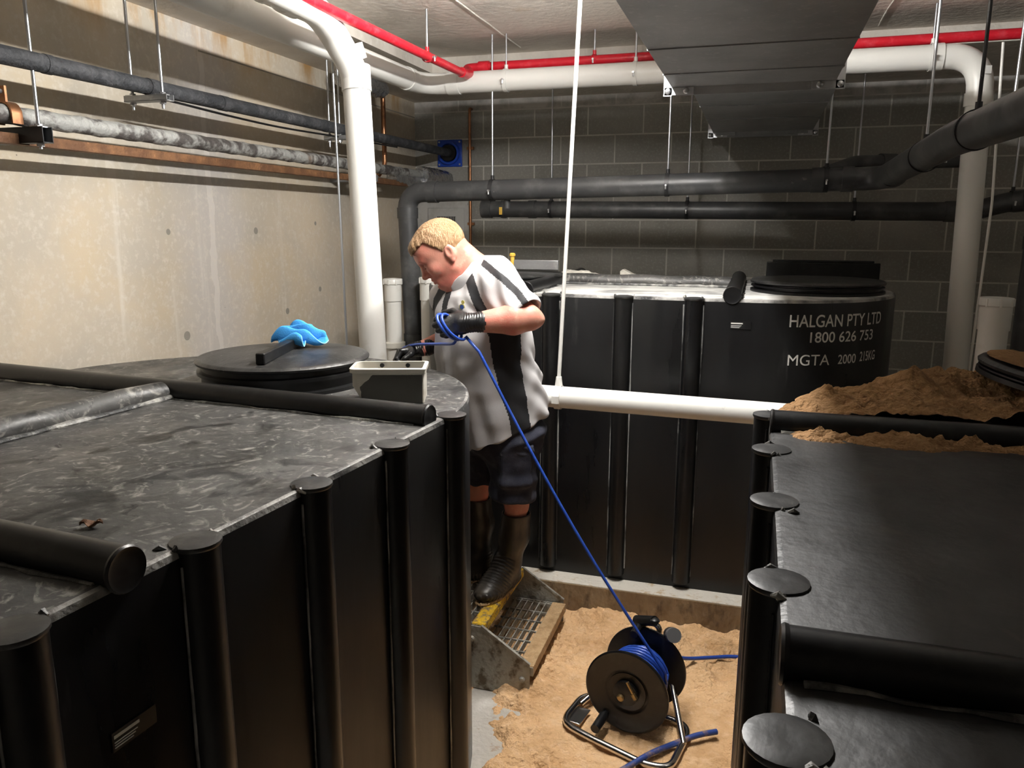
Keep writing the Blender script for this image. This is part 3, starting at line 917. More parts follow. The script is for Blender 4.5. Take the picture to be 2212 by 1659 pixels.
cl = MB().tube([(.99, 4.225, 2.6), (1.02, 4.215, 1.9), (1.005, 4.21, 1.0)], .006, 8).build('hanging_cable', M['white'])
tag(cl, 'thin white cable hanging down in front of the right drop pipe', 'cable')
B_ = [(-1.66, 1.2, 2.60), (-1.70, 3.0, 2.565), (-1.70, 3.12, 2.50), (-1.632, 3.13, 2.36), (-1.48, 3.06, .5)]
t = thing('white_drain_pipe', 'white drop pipe standing behind the left tank, fed from the ceiling', 'pipe')
BP = [(-1.60, .8, 2.60), (-1.64, 2.82, 2.585), (-1.665, 2.985, 2.54), (-1.615, 3.065, 2.40), (-1.525, 2.975, 1.1), (-1.50, 2.955, .3)]
MB().tube(fillet(BP, .065, 8), .056, 32).build('pipe_run', M['white'], t)
d_ = (Vector(BP[4]) - Vector(BP[3])).normalized()
sockets(t, .056, M['white'], [(Vector(BP[3]) + d_ * .02, d_, .10), (Vector(BP[3]) - Vector((0.012, .018, -.075)), (.1, .2, -.6), .06), ((-1.655, 2.66, 2.589), (0, 1, -.02), .08), ((-1.654, 2.5, 2.592), (0, 1, -.02), .02)])
# capped standpipes
def standpipe(label, x, y, ztop, r, zc):
    t = thing('capped_standpipe', label, 'pipe', (x, y, 0))
    MB().cyl((0, 0, .1), (0, 0, ztop - .03), r, 28).build('pipe_run', M['white'], t)
    MB().cyl((0, 0, ztop - .13), (0, 0, ztop - .03), r + .005, 28).build('socket', M['white'], t)
    c = MB()
    c.lathe([(r + .004, -.035), (r + .01, -.03), (r + .01, -.005), (r + .006, 0), (r * .6, .001), (r * .5, -.004), (.005, -.004)], (0, 0, ztop), 28)
    for k in range(8):
        a = k * PI / 4
        c.box((math.cos(a) * (r + .009), math.sin(a) * (r + .009), ztop - .018), (.008, .008, .03), a)
    c.build('screw_cap', M['white'], t)
    MB().lathe([(r + .002, 0), (r + .018, .0), (r + .02, .03), (r + .012, .034)], (0, 0, zc), 28).build('base_ring', M['cream'], t)
    return t
standpipe('white capped standpipe beside the black riser near the corner', -2.03, 4.22, 1.485, .046, 1.08)
standpipe('cream capped standpipe behind the sand heap at the right', 0.93, 3.60, 1.515, .054, .8)
standpipe('pale capped standpipe just behind the man', -1.78, 4.2, 1.50, .06, .8)
# white pipe across the aisle
t = thing('white_drain_pipe', 'white pipe crossing the aisle in front of the back tank', 'pipe')
MB().cyl((-1.35, 3.06, 1.115), (.75, 3.06, 1.088), .0445, 32).build('pipe_run', M['white'], t)
sockets(t, .0445, M['white'], [((-.98, 3.06, 1.11), (1, 0, -.01), .05)])

# red sprinkler main
t = thing('sprinkler_pipe', 'red sprinkler pipe along the ceiling with a brass sprinkler head', 'pipe')
MB().tube(fillet([(-1.63, .5, 2.60), (-1.60, 2.4, 2.585), (-1.555, 4.22, 2.585)], .05), .021, 20).build('front_run', M['red'], t)
MB().tube(fillet([(-1.555, 4.16, 2.585), (-1.555, 4.27, 2.60), (-1.60, 4.33, 2.64), (-1.56, 4.34, 2.645), (3.3, 4.34, 2.665)], .03), .024, 20).build('back_run', M['red'], t)
MB().cyl((-1.53, 4.34, 2.646), (-1.47, 4.34, 2.646), .03, 20).cyl((-1.555, 4.13, 2.585), (-1.555, 4.21, 2.587), .026, 20).build('elbow', M['red'], t)
MB().cyl((-1.48, 4.34, 2.645), (-1.48, 4.34, 2.605), .015, 14).build('outlet', M['red'], t)
b = MB()
b.cyl((-1.48, 4.34, 2.605), (-1.48, 4.34, 2.588), .012, 8).lathe([(.003, 0), (.017, 0), (.017, .003), (.003, .003)], (-1.48, 4.34, 2.545), 16)
for s in (-1, 1):
    b.tube([(-1.48 + s * .011, 4.34, 2.592), (-1.48 + s * .015, 4.34, 2.57), (-1.48 + s * .004, 4.34, 2.548)], .003, 6)
b.build('sprinkler_head', M['brass'], t)

# ------------------------------------------------------------------ duct
t = thing('sheet_metal_duct', 'large grey galvanised sheet metal duct hanging below the ceiling', 'duct')
d = MB()
d.box((-.065, 1.4, 2.435), (.64, 4.25, .15))
d.build('wide_section', M['galv'], t, smooth=False)
d = MB()
for y in (1.35, 2.05, 2.75, 3.2):
    d.box((-.065, y, 2.3585), (.643, .005, .005))
d.each('seam', M['galv'], t, smooth=False)
d = MB()
d.box((-.02, 4.69, 2.455), (.62, 2.32, .12))
d.build('narrow_section', M['galv'], t, smooth=False)
d = MB()
for y in (3.9, 4.35, 4.9):
    d.box((-.02, y, 2.3935), (.622, .005, .005))
d.each('seam', M['galv'], t, smooth=False)
def flange(y, x0, x1, z0, z1, parent):
    f = MB()
    w, th = .032, .012
    f.box(((x0 + x1) / 2, y, z0 - w / 2), (x1 - x0 + 2 * w, th, w)).box(((x0 + x1) / 2, y, z1 + w / 2), (x1 - x0 + 2 * w, th, w))
    f.box((x0 - w / 2, y, (z0 + z1) / 2), (w, th, z1 - z0)).box((x1 + w / 2, y, (z0 + z1) / 2), (w, th, z1 - z0))
    fo = f.build('flange', M['galv'], parent, smooth=False)
    for sx, x in ((-1, x0), (1, x1)):
        for sz, z in ((-1, z0),):
            c = MB()
            c.box((x + sx * .016, y - .008, z + .02), (.034, .006, .11)).box((x - sx * .03, y - .008, z - .016), (.12, .006, .03))
            c.build('corner_plate', M['steel'], fo)
            c = MB()
            for p in ((x + sx * .016, z - .016), (x + sx * .016, z + .055), (x - sx * .06, z - .016)):
                c.lathe([(.012, 0), (.013, .003), (.01, .009), (.003, .012)], (p[0], y - .011, p[1]), 12, (Vector((1, 0, 0)), Vector((0, 0, 1)), Vector((0, -1, 0))))
            c.each('bolt', M['steel'], fo)
    return fo
flange(3.52, -.385, .255, 2.36, 2.51, t)
flange(5.6, -.33, .29, 2.395, 2.515, t)
d = MB()
for x in (-.25, -.02, .2):
    d.box((x, 5.59, 2.385), (.12, .03, .02))
d.each('cleat', M['galv'], t)

# ------------------------------------------------------------------ hangers: rod + clamp ring + bolt
HANG = 'threaded rods hanging pipes from the ceiling'
def hanger(label, x, y, zpipe, r, ztop=ZC, axis=(1, 0, 0), mat='thread', lean=(0, 0), group=HANG, rr=.0055, clampmat='darkrod'):
    t = thing('pipe_hanger', label, 'hanger', (x, y, 0), 0, group)
    MB().cyl((0, 0, zpipe + r + .018), (lean[0], lean[1], ztop), rr, 10).build('rod', M[mat], t)
    ax = Vector(axis).normalized()
    sd = ax.cross(Vector((0, 0, 1))).normalized()
    ring = MB()
    ring.lathe([(r + .001, -.011), (r + .0045, -.011), (r + .0045, .011), (r + .001, .011)], (0, 0, zpipe), 32, (sd, sd.cross(ax), ax))
    # open the ring: lathe closes with caps, so drop the two cap faces
    ring.f, ring.mi = ring.f[:-2], ring.mi[:-2]
    ring.cyl((0, 0, zpipe + r + .002), (0, 0, zpipe + r + .024), .010, 10)
    ring.build('clamp', M[clampmat], t)
    s = -1 if sd.y > 0 else 1
    p = Vector((0, 0, zpipe - r * .1)) + sd * s * (r + .004)
    MB().cyl(p - ax * 0.0, p + sd * s * .022, .0055, 8).cyl(p + sd * s * .014 + Vector((0, 0, .004)), p + sd * s * .014 + Vector((0, 0, -.02)), .005, 8).build('bolt', M['steel'], t)
    return t
zu = lambda x: 1.975 + .0186 * (x + 1.965)
hanger('hanger rod on the upper black pipe, the one nearest its left elbow', -1.44, 4.3, zu(-1.44), .056)
hanger('hanger rod on the upper black pipe just left of the duct', -.474, 4.3, zu(-.47), .056)
hanger('hanger rod on the upper black pipe just right of the duct end', .30, 4.3, zu(.3), .056)
hanger('hanger rod on the lower black pipe behind the man, left of the leaning rod', -1.33, 5.2, 1.897, .054, ZS)
hanger('hanger rod on the lower black pipe below the duct', -.444, 5.2, 1.89, .054, ZS)
hanger('hanger rod on the lower black pipe left of the right drop pipe', .532, 5.2, 1.88, .054, ZS)
hanger('bright hanger rod on the black pipe coming towards the camera', .588, 3.45, 2.058, .056, axis=(0, 1, 0))
hanger('dark hanger rod on the nearest stretch of black pipe at the right', .60, 2.75, 2.078, .056, axis=(0, 1, 0), mat='darkrod')
hanger('hanger rod on the lower black pipe at the right edge', 1.33, 5.1, 1.93, .054, ZS)
hanger('white strap hanger on the white ceiling pipe left of the duct', -.66, 4.3, 2.563, .056, axis=(1, 0, 0), clampmat='white')
hanger('white strap hanger on the white ceiling pipe near the right bend', .72, 4.3, 2.566, .058, axis=(1, 0, 0), clampmat='white')
hanger('hanger rod on the white ceiling pipe right of the brass sprinkler head', -1.36, 4.3, 2.562, .056, axis=(1, 0, 0), clampmat='white', rr=.004)
hanger('red strap hanger on the red pipe in front of its elbow', -1.575, 3.72, 2.585, .021, axis=(0, 1, 0), clampmat='red')
hanger('red strap hanger on the red pipe left of the duct', -.885, 4.34, 2.648, .024, axis=(1, 0, 0), clampmat='red')
tag(MB().cyl((1.06, 4.2, 2.79), (1.055, 4.2, 2.35), .0075, 10).build('threaded_rod', M['steel']), 'bright bare rod beside the top of the right drop pipe', 'rod')
# long leaning rod that carries the white aisle pipe
t = thing('leaning_rod', 'long pale rod running from the ceiling to the white pipe across the aisle', 'rod', (-.742, 3.06, 1.107))
MB().cyl((0, 0, .075), (.06, .03, 1.69), .008, 12).build('rod', M['white'], t)
c = MB()
c.lathe([(.0455, -.013), (.05, -.013), (.05, .013), (.0455, .013)], (0, 0, 0), 32, (Vector((0, 1, 0)), Vector((0, 0, 1)), Vector((1, 0, 0))))
c.f, c.mi = c.f[:-2], c.mi[:-2]
c.cyl((0, 0, .048), (0, 0, .085), .016, 14, .011).box((0, -.056, .0), (.028, .014, .03)).build('pipe_clip', M['white'], t)
tag(MB().cyl((-2.0, 3.56, 2.71), (-1.985, 3.59, .3), .006, 10).build('threaded_rod', M['thread']), 'long thin steel rod hanging in front of the left wall behind the round lid', 'rod')
# trapeze brackets on the left wall
def trapeze(label, x0, x1, y, z, rods, ztop, mat, hh=.041):
    t = thing('trapeze_bracket', label, 'bracket', (0, y, z))
    b = MB()
    b.box(((x0 + x1) / 2, 0, -hh / 2), (x1 - x0, .041, .003)).box(((x0 + x1) / 2, -.019, 0), (x1 - x0, .003, hh)).box(((x0 + x1) / 2, .019, 0), (x1 - x0, .003, hh))
    b.build('channel', M[mat], t, smooth=False)
    for (x, zb) in rods:
        r = MB()
        r.cyl((x, 0, -zb), (x, 0, ztop - z), .006, 10)
        ro = r.build('rod', M['thread'], t)
        MB().cyl((x, 0, hh / 2 + .002), (x, 0, hh / 2 + .010), .012, 6).box((x, 0, hh / 2 + .001), (.035, .04, .004)).cyl((x, 0, -hh / 2 - .002), (x, 0, -hh / 2 - .012), .012, 6).each('nut', M['steel'], ro)
    return t
trapeze('near steel channel bracket on the left wall, holding the grey pipe', XL, -2.265, 2.14, 2.085, [(-2.30, .045)], ZS, 'darkrod', .05)
trapeze('small bracket on two rods under the dark lagged pipe', -2.39, -2.19, 2.65, 2.272, [(-2.365, .04), (-2.225, .04)], ZS, 'galv', .022)
trapeze('far small bracket under the dark lagged pipe left of the white drop pipe', -2.39, -2.20, 4.15, 2.276, [(-2.365, .05), (-2.30, .03)], ZS, 'galv', .022)
trapeze('far steel channel bracket under the grey pipe behind the white drop pipe', XL, -2.28, 4.55, 2.075, [(-2.31, .06)], ZS, 'galv', .04)
# pipe saddles on the grey pipe
for k, (y, lb) in enumerate(((2.10, 'brown pipe clamp on the grey pipe at the near bracket'), (4.53, 'brown pipe clamp on the grey pipe behind the white drop pipe'))):
    b = MB()
    q = []
    for i in range(13):
        a = PI * i / 12
        q.append((math.cos(a) * .036, math.sin(a) * .036))
    out = [(-.075, -.03), (-.038, -.03)] + [(-p, s) for p, s in reversed([(-x, z) for x, z in q][::-1])][::-1]
    prof = [(-.036, -.03)] + [(-x, z) for x, z in q] + [(.036, -.03)]
    outer = [(p * 1.18, s * 1.18 if s > 0 else s) for p, s in prof]
    n = len(prof)
    vs = [(-2.382 + p, y + o, 2.147 + s) for o in (-.02, .02) for ring in (prof, outer) for p, s in ring]
    fs = []
    for i in range(n - 1):
        fs += [(i, i + 1, n + i + 1, n + i), (2 * n + i, 3 * n + i, 3 * n + i + 1, 2 * n + i + 1), (i, 2 * n + i, 2 * n + i + 1, i + 1), (n + i, n + i + 1, 3 * n + i + 1, 3 * n + i)]
    b.add(vs, fs)
    b.box((-2.38, y - .012, 2.21), (.03, .008, .05))
    t = thing('pipe_clamp', lb, 'clamp')
    b.build('strap', M['rust'] if k else M['copper'], t)
    MB().cyl((-2.38, y - .03, 2.218), (-2.38, y, 2.218), .008, 8).build('bolt', M['steel'], t)

# grey access panel on the back wall
t = thing('access_panel', 'grey sheet metal panel with a dark vent grille on the block wall', 'panel', (-2.36, 5.85, 1.68))
MB().box((0, -.012, 0), (.44, .024, .62)).build('panel_body', M['greypanel'], t, bevel=.004)
MB().box((.03, -.03, .02), (.30, .012, .44)).build('panel_door', M['greypanel'], t, bevel=.004)
b = MB()
b.box((.035, -.037, .085), (.155, .006, .18))
g = b.build('grille', M['vent'], t)
b = MB()
for i in range(12):
    b.box((.035 - .075 + .15 * i / 11, -.041, .085), (.003, .004, .178))
b.build('grille_bar', M['greypanel'], g)
MB().cyl((.205, -.024, .27), (.205, -.036, .27), .008, 10).build('screw', M['steel'], t)

# ------------------------------------------------------------------ step
t = thing('step_unit', 'muddy galvanised two tread steel step the man stands on', 'step', (-.74, 2.645, 0))
for y0, xe in ((0.0, -.335), (.56, -.62)):
    prof = [(0, 0.004), (0, .138), (-.195, .268), (xe, .268), (xe, .004)]
    p = MB()
    p.prism(prof, (1, 0, 0), (0, 0, 1), y0 - .003, y0 + .003, (0, 1, 0))
    p.box((-.0975, y0, .206), (.236, .012, .008), ax=(Vector((-.832, 0, .555)), Vector((0, 1, 0)), Vector((.555, 0, .832))))
    po = p.build('side_plate', M['stepmetal'], t, smooth=False)
    bb = MB()
    for (x, z) in ((-.028, .075), (-.235, .215)):
        bb.lathe([(.013, 0), (.013, .004), (.009, .009), (.002, .01)], (x, y0 - .003, z), 10, (Vector((1, 0, 0)), Vector((0, 0, 1)), Vector((0, -1, 0))))
    bb.each('bolt', M['stepmetal'], po)
def notch(x):
    # the platform is cut back where the round end of the left tank comes in
    q = .85 ** 2 - (x - .74 + 1.62) ** 2
    return 2.02 + math.sqrt(q) - 2.645 if q > 0 and x < -.33 else -1
def tread(x0, x1, z, nose, nosemat):
    g = MB()
    y0, y1 = .006, .554
    x = x0 - nose
    while x > x1:
        ya = max(y0, notch(x))
        g.box((x, (ya + y1) / 2, z - .016), (.004, y1 - ya, .032))
        x -= .0285
    for k in range(7):
        y = y0 + .02 + (y1 - y0 - .04) * k / 6
        xa = x1
        while xa < x0 and notch(xa) > y:
            xa += .01
        g.box(((x0 + xa) / 2, y, z - .004), (x0 - xa, .005, .008))
    xa = max(x1, -.33)
    g.box(((x0 + xa) / 2, y0 + .004, z - .018), (x0 - xa, .006, .036)).box(((x0 + x1) / 2, y1 - .004, z - .018), (x0 - x1, .006, .036))
    go = g.build('tread', M['stepmetal'], t, smooth=False)
    n = MB()
    n.box((x0 - nose / 2, (y0 + y1) / 2, z + .001), (nose, y1 - y0 - .01, .008)).box((x0 - .003, (y0 + y1) / 2, z - .018), (.006, y1 - y0 - .01, .036))
    n.build('nosing', nosemat, go, smooth=False, bevel=.003)
tread(.012, -.235, .125, .06, M['sandynosing'])
tread(-.185, -.60, .268, .055, M['yellow'])

# ------------------------------------------------------------------ hose reel and hoses
RN = Vector((.212, .977, 0))         # axle direction, away from the camera
RP = Vector((.977, -.212, 0))
RZ_ = Vector((0, 0, 1))
RC = Vector((-.345, 2.50, .192))     # centre of the near flange
RW = .19
t = thing('hose_reel', 'black hose reel on a bent steel tube stand standing on the sand', 'reel', (RC.x + RN.x * RW / 2, RC.y + RN.y * RW / 2, .03))
off = Vector(t.location)
def rloc(p, q, z):
    return RC + RP * p + RN * q + RZ_ * (z - RC.z) - off
axn = (RP, RZ_, -RN)
RF = .15
for q, sg in ((0, 1), (RW, -1)):
    f = MB()
    ax = (RP, RZ_ if sg > 0 else -RZ_, -RN * sg)
    f.lathe([(.02, -.004), (RF - .003, -.004), (RF + .003, -.002), (RF + .004, .004), (RF - .002, .007), (RF - .012, .003), (.085, .005), (.078, .001), (.07, -.003), (.03, -.002)], rloc(0, q, RC.z), 64, ax)
    f.build('flange', M['blackplastic'], t)
MB().cyl(rloc(0, 0.0, RC.z), rloc(0, RW, RC.z), .07, 40).build('drum', M['blackplastic'], t)
h = MB()
h.lathe([(.045, 0), (.045, .012), (.03, .016), (.012, .02)], rloc(0, -.004, RC.z), 30, axn)
ho = h.build('hub', M['blackplastic'], t)
MB().lathe([(.013, 0), (.013, .012), (.009, .016), (.004, .016)], rloc(-.012, -.018, RC.z - .012), 18, axn).build('axle_nut', M['brass'], ho)
MB().cyl(rloc(.008, -.02, RC.z + .05), rloc(.035, -.02, RC.z + .005), .006, 10).cyl(rloc(.03, -.021, RC.z + .013), rloc(.041, -.021, RC.z - .004), .009, 8).build('connector', M['brass'], ho)
c = MB()
c.cyl(rloc(-.075, -.002, RC.z - .105), rloc(-.075, -.03, RC.z - .105), .011, 12).cyl(rloc(-.075, -.02, RC.z - .105), rloc(-.075, -.1, RC.z - .112), .0165, 20)
c.build('crank_handle', M['blackplastic'], t)
# stand
s = MB()
zf = .046
loop = [rloc(-.03, .14, zf), rloc(-.215, .13, zf), rloc(-.215, -.075, zf), rloc(-.1, -.105, zf), rloc(.12, -.13, zf - .012), rloc(.2, -.11, zf - .01), rloc(.2, .13, zf), rloc(-.03, .14, zf)]
s.tube(fillet(loop, .07, 8), .0125, 18)
s.tube(fillet([rloc(-.20, .06, zf), rloc(-.12, .205, .12), rloc(-.02, .215, .30), rloc(-.02, .215, .355), rloc(.04, .215, .355), rloc(.04, .215, .30), rloc(.10, .205, .14), rloc(.205, .02, zf)], .05, 6), .011, 16)
s.build('stand', M['chrome'], t)
MB().box(rloc(-.19, .0, .038), (.07, .1, .006), math.atan2(RP.y, RP.x)).build('foot_plate', M['chrome'], t, bevel=.002)
MB().cyl(rloc(0, .19, RC.z), rloc(0, .222, RC.z), .02, 20).build('axle', M['darkrod'], t)
g = MB()
g.cyl(rloc(-.05, .215, .352), rloc(.035, .17, .392), .0185, 22).lathe([(.0185, 0), (.016, .007), (.008, .011)], rloc(.035, .17, .392), 22, None)
g.build('grip', M['blackplastic'], t)
g = MB()
g.cyl(rloc(-.03, .19, .345), rloc(-.03, .13, .34), .0145, 18)
g.build('guide_peg', M['blackplastic'], t)
k = MB()
k.cyl(rloc(.085, .205, .335), rloc(.10, .18, .35), .027, 22)
ko = k.build('lock_knob', M['blackplastic'], t)
k = MB()
k.cyl(rloc(.0995, .18, .3495), rloc(.112, .16, .361), .0265, 22)
k.build('knob_cap', M['steel'], ko)

# the blue hose: wound on the drum, up to the man's hands
A2W = lambda a, hh, z: Vector((.94 * a - .342 * hh, .342 * a + .94 * hh, z))
path = []
layers = [(.079, 10), (.092, 9), (.105, 7)]
for li, (rad, turns) in enumerate(layers):
    N_ = turns * 28
    for i in range(N_):
        f = i / N_
        q = .016 + (RW - .032) * (f if li % 2 == 0 else 1 - f)
        if li == 2:
            q = .02 + (RW - .06) * f * .9
        a = 2 * PI * turns * f
        path.append(RC + RN * q + RP * math.cos(-a) * rad + RZ_ * math.sin(-a) * rad)
lead0 = RC + RN * .10 + RP * .107 + RZ_ * .0
hand_l = A2W(-.005, 2.80, 1.405)
path += [RC + RN * .09 + RP * .112 + RZ_ * .02, RC + RN * .085 + RP * .108 + RZ_ * .06]
p0 = path[-1]
for k in range(1, 24):
    f = k / 24
    p = p0.lerp(hand_l, f)
    p.z -= .05 * math.sin(PI * f)
    path.append(p)
# loops round the left hand, then across to the right hand
hc = A2W(-.075, 2.805, 1.438)
A_ax, H_ax = Vector((.94, .342, 0)), Vector((-.342, .94, 0))
Lx = (A_ax * .55 + Vector((0, 0, -.83))).normalized()
for k in range(0, 45):
    a = -0.6 + 2 * PI * 2.0 * k / 44
    sh = -.032 * (k / 44) + .012
    path.append(hc + A_ax * sh + Lx * .055 * math.cos(a) + (H_ax * .85 + A_ax * .5).normalized() * -.046 * math.sin(a))
path += spline([path[-1], A2W(-.07, 2.83, 1.375), A2W(-.12, 2.95, 1.355), A2W(-.19, 3.08, 1.335), A2W(-.245, 3.165, 1.318), A2W(-.285, 3.19, 1.30), A2W(-.31, 3.2, 1.27)], 6)[1:]
b = MB()
b.tube(path, .0056, 10)
tag(b.build('blue_hose', M['hose'], angle=80), 'long thin blue hose wound on the reel and held in both hands', 'hose')
tag(MB().tube(spline([(-.29, 2.78, .19), (-.24, 2.87, .14), (-.17, 2.97, .085), (-.08, 3.05, .06), (.015, 3.10, .052), (.15, 3.12, .045), (.4, 3.13, .045)], 8), .0075, 12).build('supply_hose', M['hose']),
    'blue supply hose leaving the back of the reel to the right', 'hose')
tag(MB().tube(spline([(-.40, 2.20, .03), (-.31, 2.30, .045), (-.24, 2.39, .05), (-.17, 2.47, .046), (-.1, 2.53, .052), (-.035, 2.575, .05)], 8), .010, 12).build('hose_end', M['muddyhose']),
    'muddy short end of blue hose lying half buried in front of the reel', 'hose')

# ------------------------------------------------------------------ tub and cloth on the left tank
t = thing('plastic_tub', 'open cream plastic tub standing on the left tank beside the man', 'tub', (-1.052, 2.15, 1.272), math.radians(19))
def tub_material():
    m, nt, b = new_mat('dark_bodied_cream_plastic')
    v = objco(nt)
    sp = nd(nt, 'ShaderNodeSeparateXYZ')
    nt.links.new(v, sp.inputs[0])
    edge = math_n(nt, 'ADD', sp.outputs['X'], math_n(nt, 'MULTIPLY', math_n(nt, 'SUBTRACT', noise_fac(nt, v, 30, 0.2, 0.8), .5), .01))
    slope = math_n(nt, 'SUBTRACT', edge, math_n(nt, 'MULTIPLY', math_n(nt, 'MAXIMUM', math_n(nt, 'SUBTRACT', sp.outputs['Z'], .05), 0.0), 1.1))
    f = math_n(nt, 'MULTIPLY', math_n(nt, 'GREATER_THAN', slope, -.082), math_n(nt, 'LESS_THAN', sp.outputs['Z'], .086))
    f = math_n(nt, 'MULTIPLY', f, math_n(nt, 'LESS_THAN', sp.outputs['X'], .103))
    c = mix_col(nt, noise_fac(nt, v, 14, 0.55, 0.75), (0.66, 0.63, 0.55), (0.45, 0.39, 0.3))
    c = mix_col(nt, f, c, (0.075, 0.072, 0.062))  # dark tone over the body, leaving the rim and left corner cream
    nt.links.new(c, b.inputs['Base Color'])
    b.inputs['Roughness'].default_value = .4
    return m
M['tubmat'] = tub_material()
def tub():
    b = MB()
    w, dd, hh, th = .215, .125, .106, .004
    prof0 = [(-w / 2 + .02, 0), (w / 2 - .006, 0), (w / 2, hh), (-w / 2 - .004, hh), (-w / 2 - .004, .055)]
    # outer walls with a cut-back lower left corner
    def ringpts(off, z):
        xl = -w / 2 + (.03 if z < .01 else (.03 * (1 - z / .05) if z < .05 else 0)) + off
        xr = w / 2 - off
        yd = dd / 2 - off
        r = .022
        q = []
        for cx, cy, a0 in ((xr - r * .3, yd - r * .3, 0), (xl + r, yd - r, PI / 2), (xl + r, -yd + r, PI), (xr - r * .3, -yd + r * .3, 1.5 * PI)):
            rr = r if cx < 0 else r * .3
            for k in range(7):
                a = a0 + PI / 2 * k / 6
                q.append((cx + rr * math.cos(a), cy + rr * math.sin(a), z))
        return q
    rows = [ringpts(0, z) for z in (0, .025, .05, .075, hh - .016)] + [ringpts(-.006, hh - .014), ringpts(-.007, hh - .002), ringpts(-.004, hh), ringpts(th, hh), ringpts(th, .05), ringpts(th, .012)]
    n = len(rows[0])
    vs = [p for r in rows for p in r]
    fs = []
    for i in range(len(rows) - 1):
        fs += [(i * n + k, i * n + (k + 1) % n, (i + 1) * n + (k + 1) % n, (i + 1) * n + k) for k in range(n)]
    fs += [tuple(reversed(range(n))), tuple(range((len(rows) - 1) * n, len(rows) * n))]
    b.add(vs, fs)
    return b
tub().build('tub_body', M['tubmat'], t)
b = MB()
for x in (-.03, .05):
    b.cyl((x, .056, .095), (x, .05, .095), .007, 10)
b.each('bolt', M['darkrod'], t)
def towel():
    nr, na = 40, 96
    vs, fs = [], []
    def pos(r, a):
        x, y = r * math.cos(a), r * math.sin(a)
        edge = 1 - r ** 6
        ph = y * 11.5 + 1.6 * math.sin(x * 2.3 + .6) + .5 * math.sin(x * 5 + y * 2)
        amp = .5 + .5 * math.cos(x * 1.4)
        X = x * .092 + .012 * math.sin(y * 5 + x * 2) + .006 * math.sin(ph * .5)
        Y = y * .058 + .013 * math.sin(ph * 1.0 + .9) * amp
        Z = .008 + (.028 + .028 * math.sin(ph)) * (.35 + .65 * amp) * (.55 + .45 * edge) + .02 * max(0, y + .2) * edge + .006 * math.sin(x * 7 + y * 5)
        return (X, Y, max(Z, .004))
    vs.append(pos(0, 0))
    for i in range(1, nr + 1):
        for k in range(na):
            vs.append(pos((i / nr) * (1 + .12 * math.sin(3 * 2 * PI * k / na + 1) * (i / nr)), 2 * PI * k / na))
    for k in range(na):
        fs.append((0, 1 + k, 1 + (k + 1) % na))
    for i in range(nr - 1):
        for k in range(na):
            p, q = 1 + i * na + k, 1 + i * na + (k + 1) % na
            fs.append((p, p + na, q + na, q))
    b = MB()
    b.add(vs, fs)
    b.mi = [1 if n_ >= na + (nr - 2) * na else 0 for n_ in range(len(fs))]
    o = b.build('cloth', [M['towel'], M['hem']], angle=180)
    sm = o.modifiers.new('thick', 'SOLIDIFY')
    sm.thickness = .0035
    sm.material_offset_rim = 1
    ss = o.modifiers.new('sub', 'SUBSURF')
    ss.levels = ss.render_levels = 1
    return o
o = towel()
o.location = (-1.545, 2.43, 1.376)
o.rotation_euler = (0, 0, math.radians(12))
tag(o, 'crumpled bright blue cloth lying on the round lid', 'cloth')

def leaf():
    b = MB()
    vs = []
    for i in range(9):
        for k in range(5):
            u, v = i / 8, (k - 2) / 2
            w = .011 * math.sin(PI * min(.98, u + .02)) * (1 + .35 * math.sin(i * 2.1))
            vs.append((u * .04 - .02, v * w, .004 + .006 * v * v + .004 * math.sin(u * 9)))
    b.add(vs, [(i * 5 + k, i * 5 + k + 1, i * 5 + k + 6, i * 5 + k + 5) for i in range(8) for k in range(4)])
    o = b.build('dry_leaf', M['rust'], angle=180)
    o.modifiers.new('thick', 'SOLIDIFY').thickness = .001
    o.location = (-1.10, 1.04, 1.2705)
    o.rotation_euler = (0, 0, .4)
    return o
tag(leaf(), 'small curled dry brown leaf on top of the left tank beside the near crossbar', 'leaf')

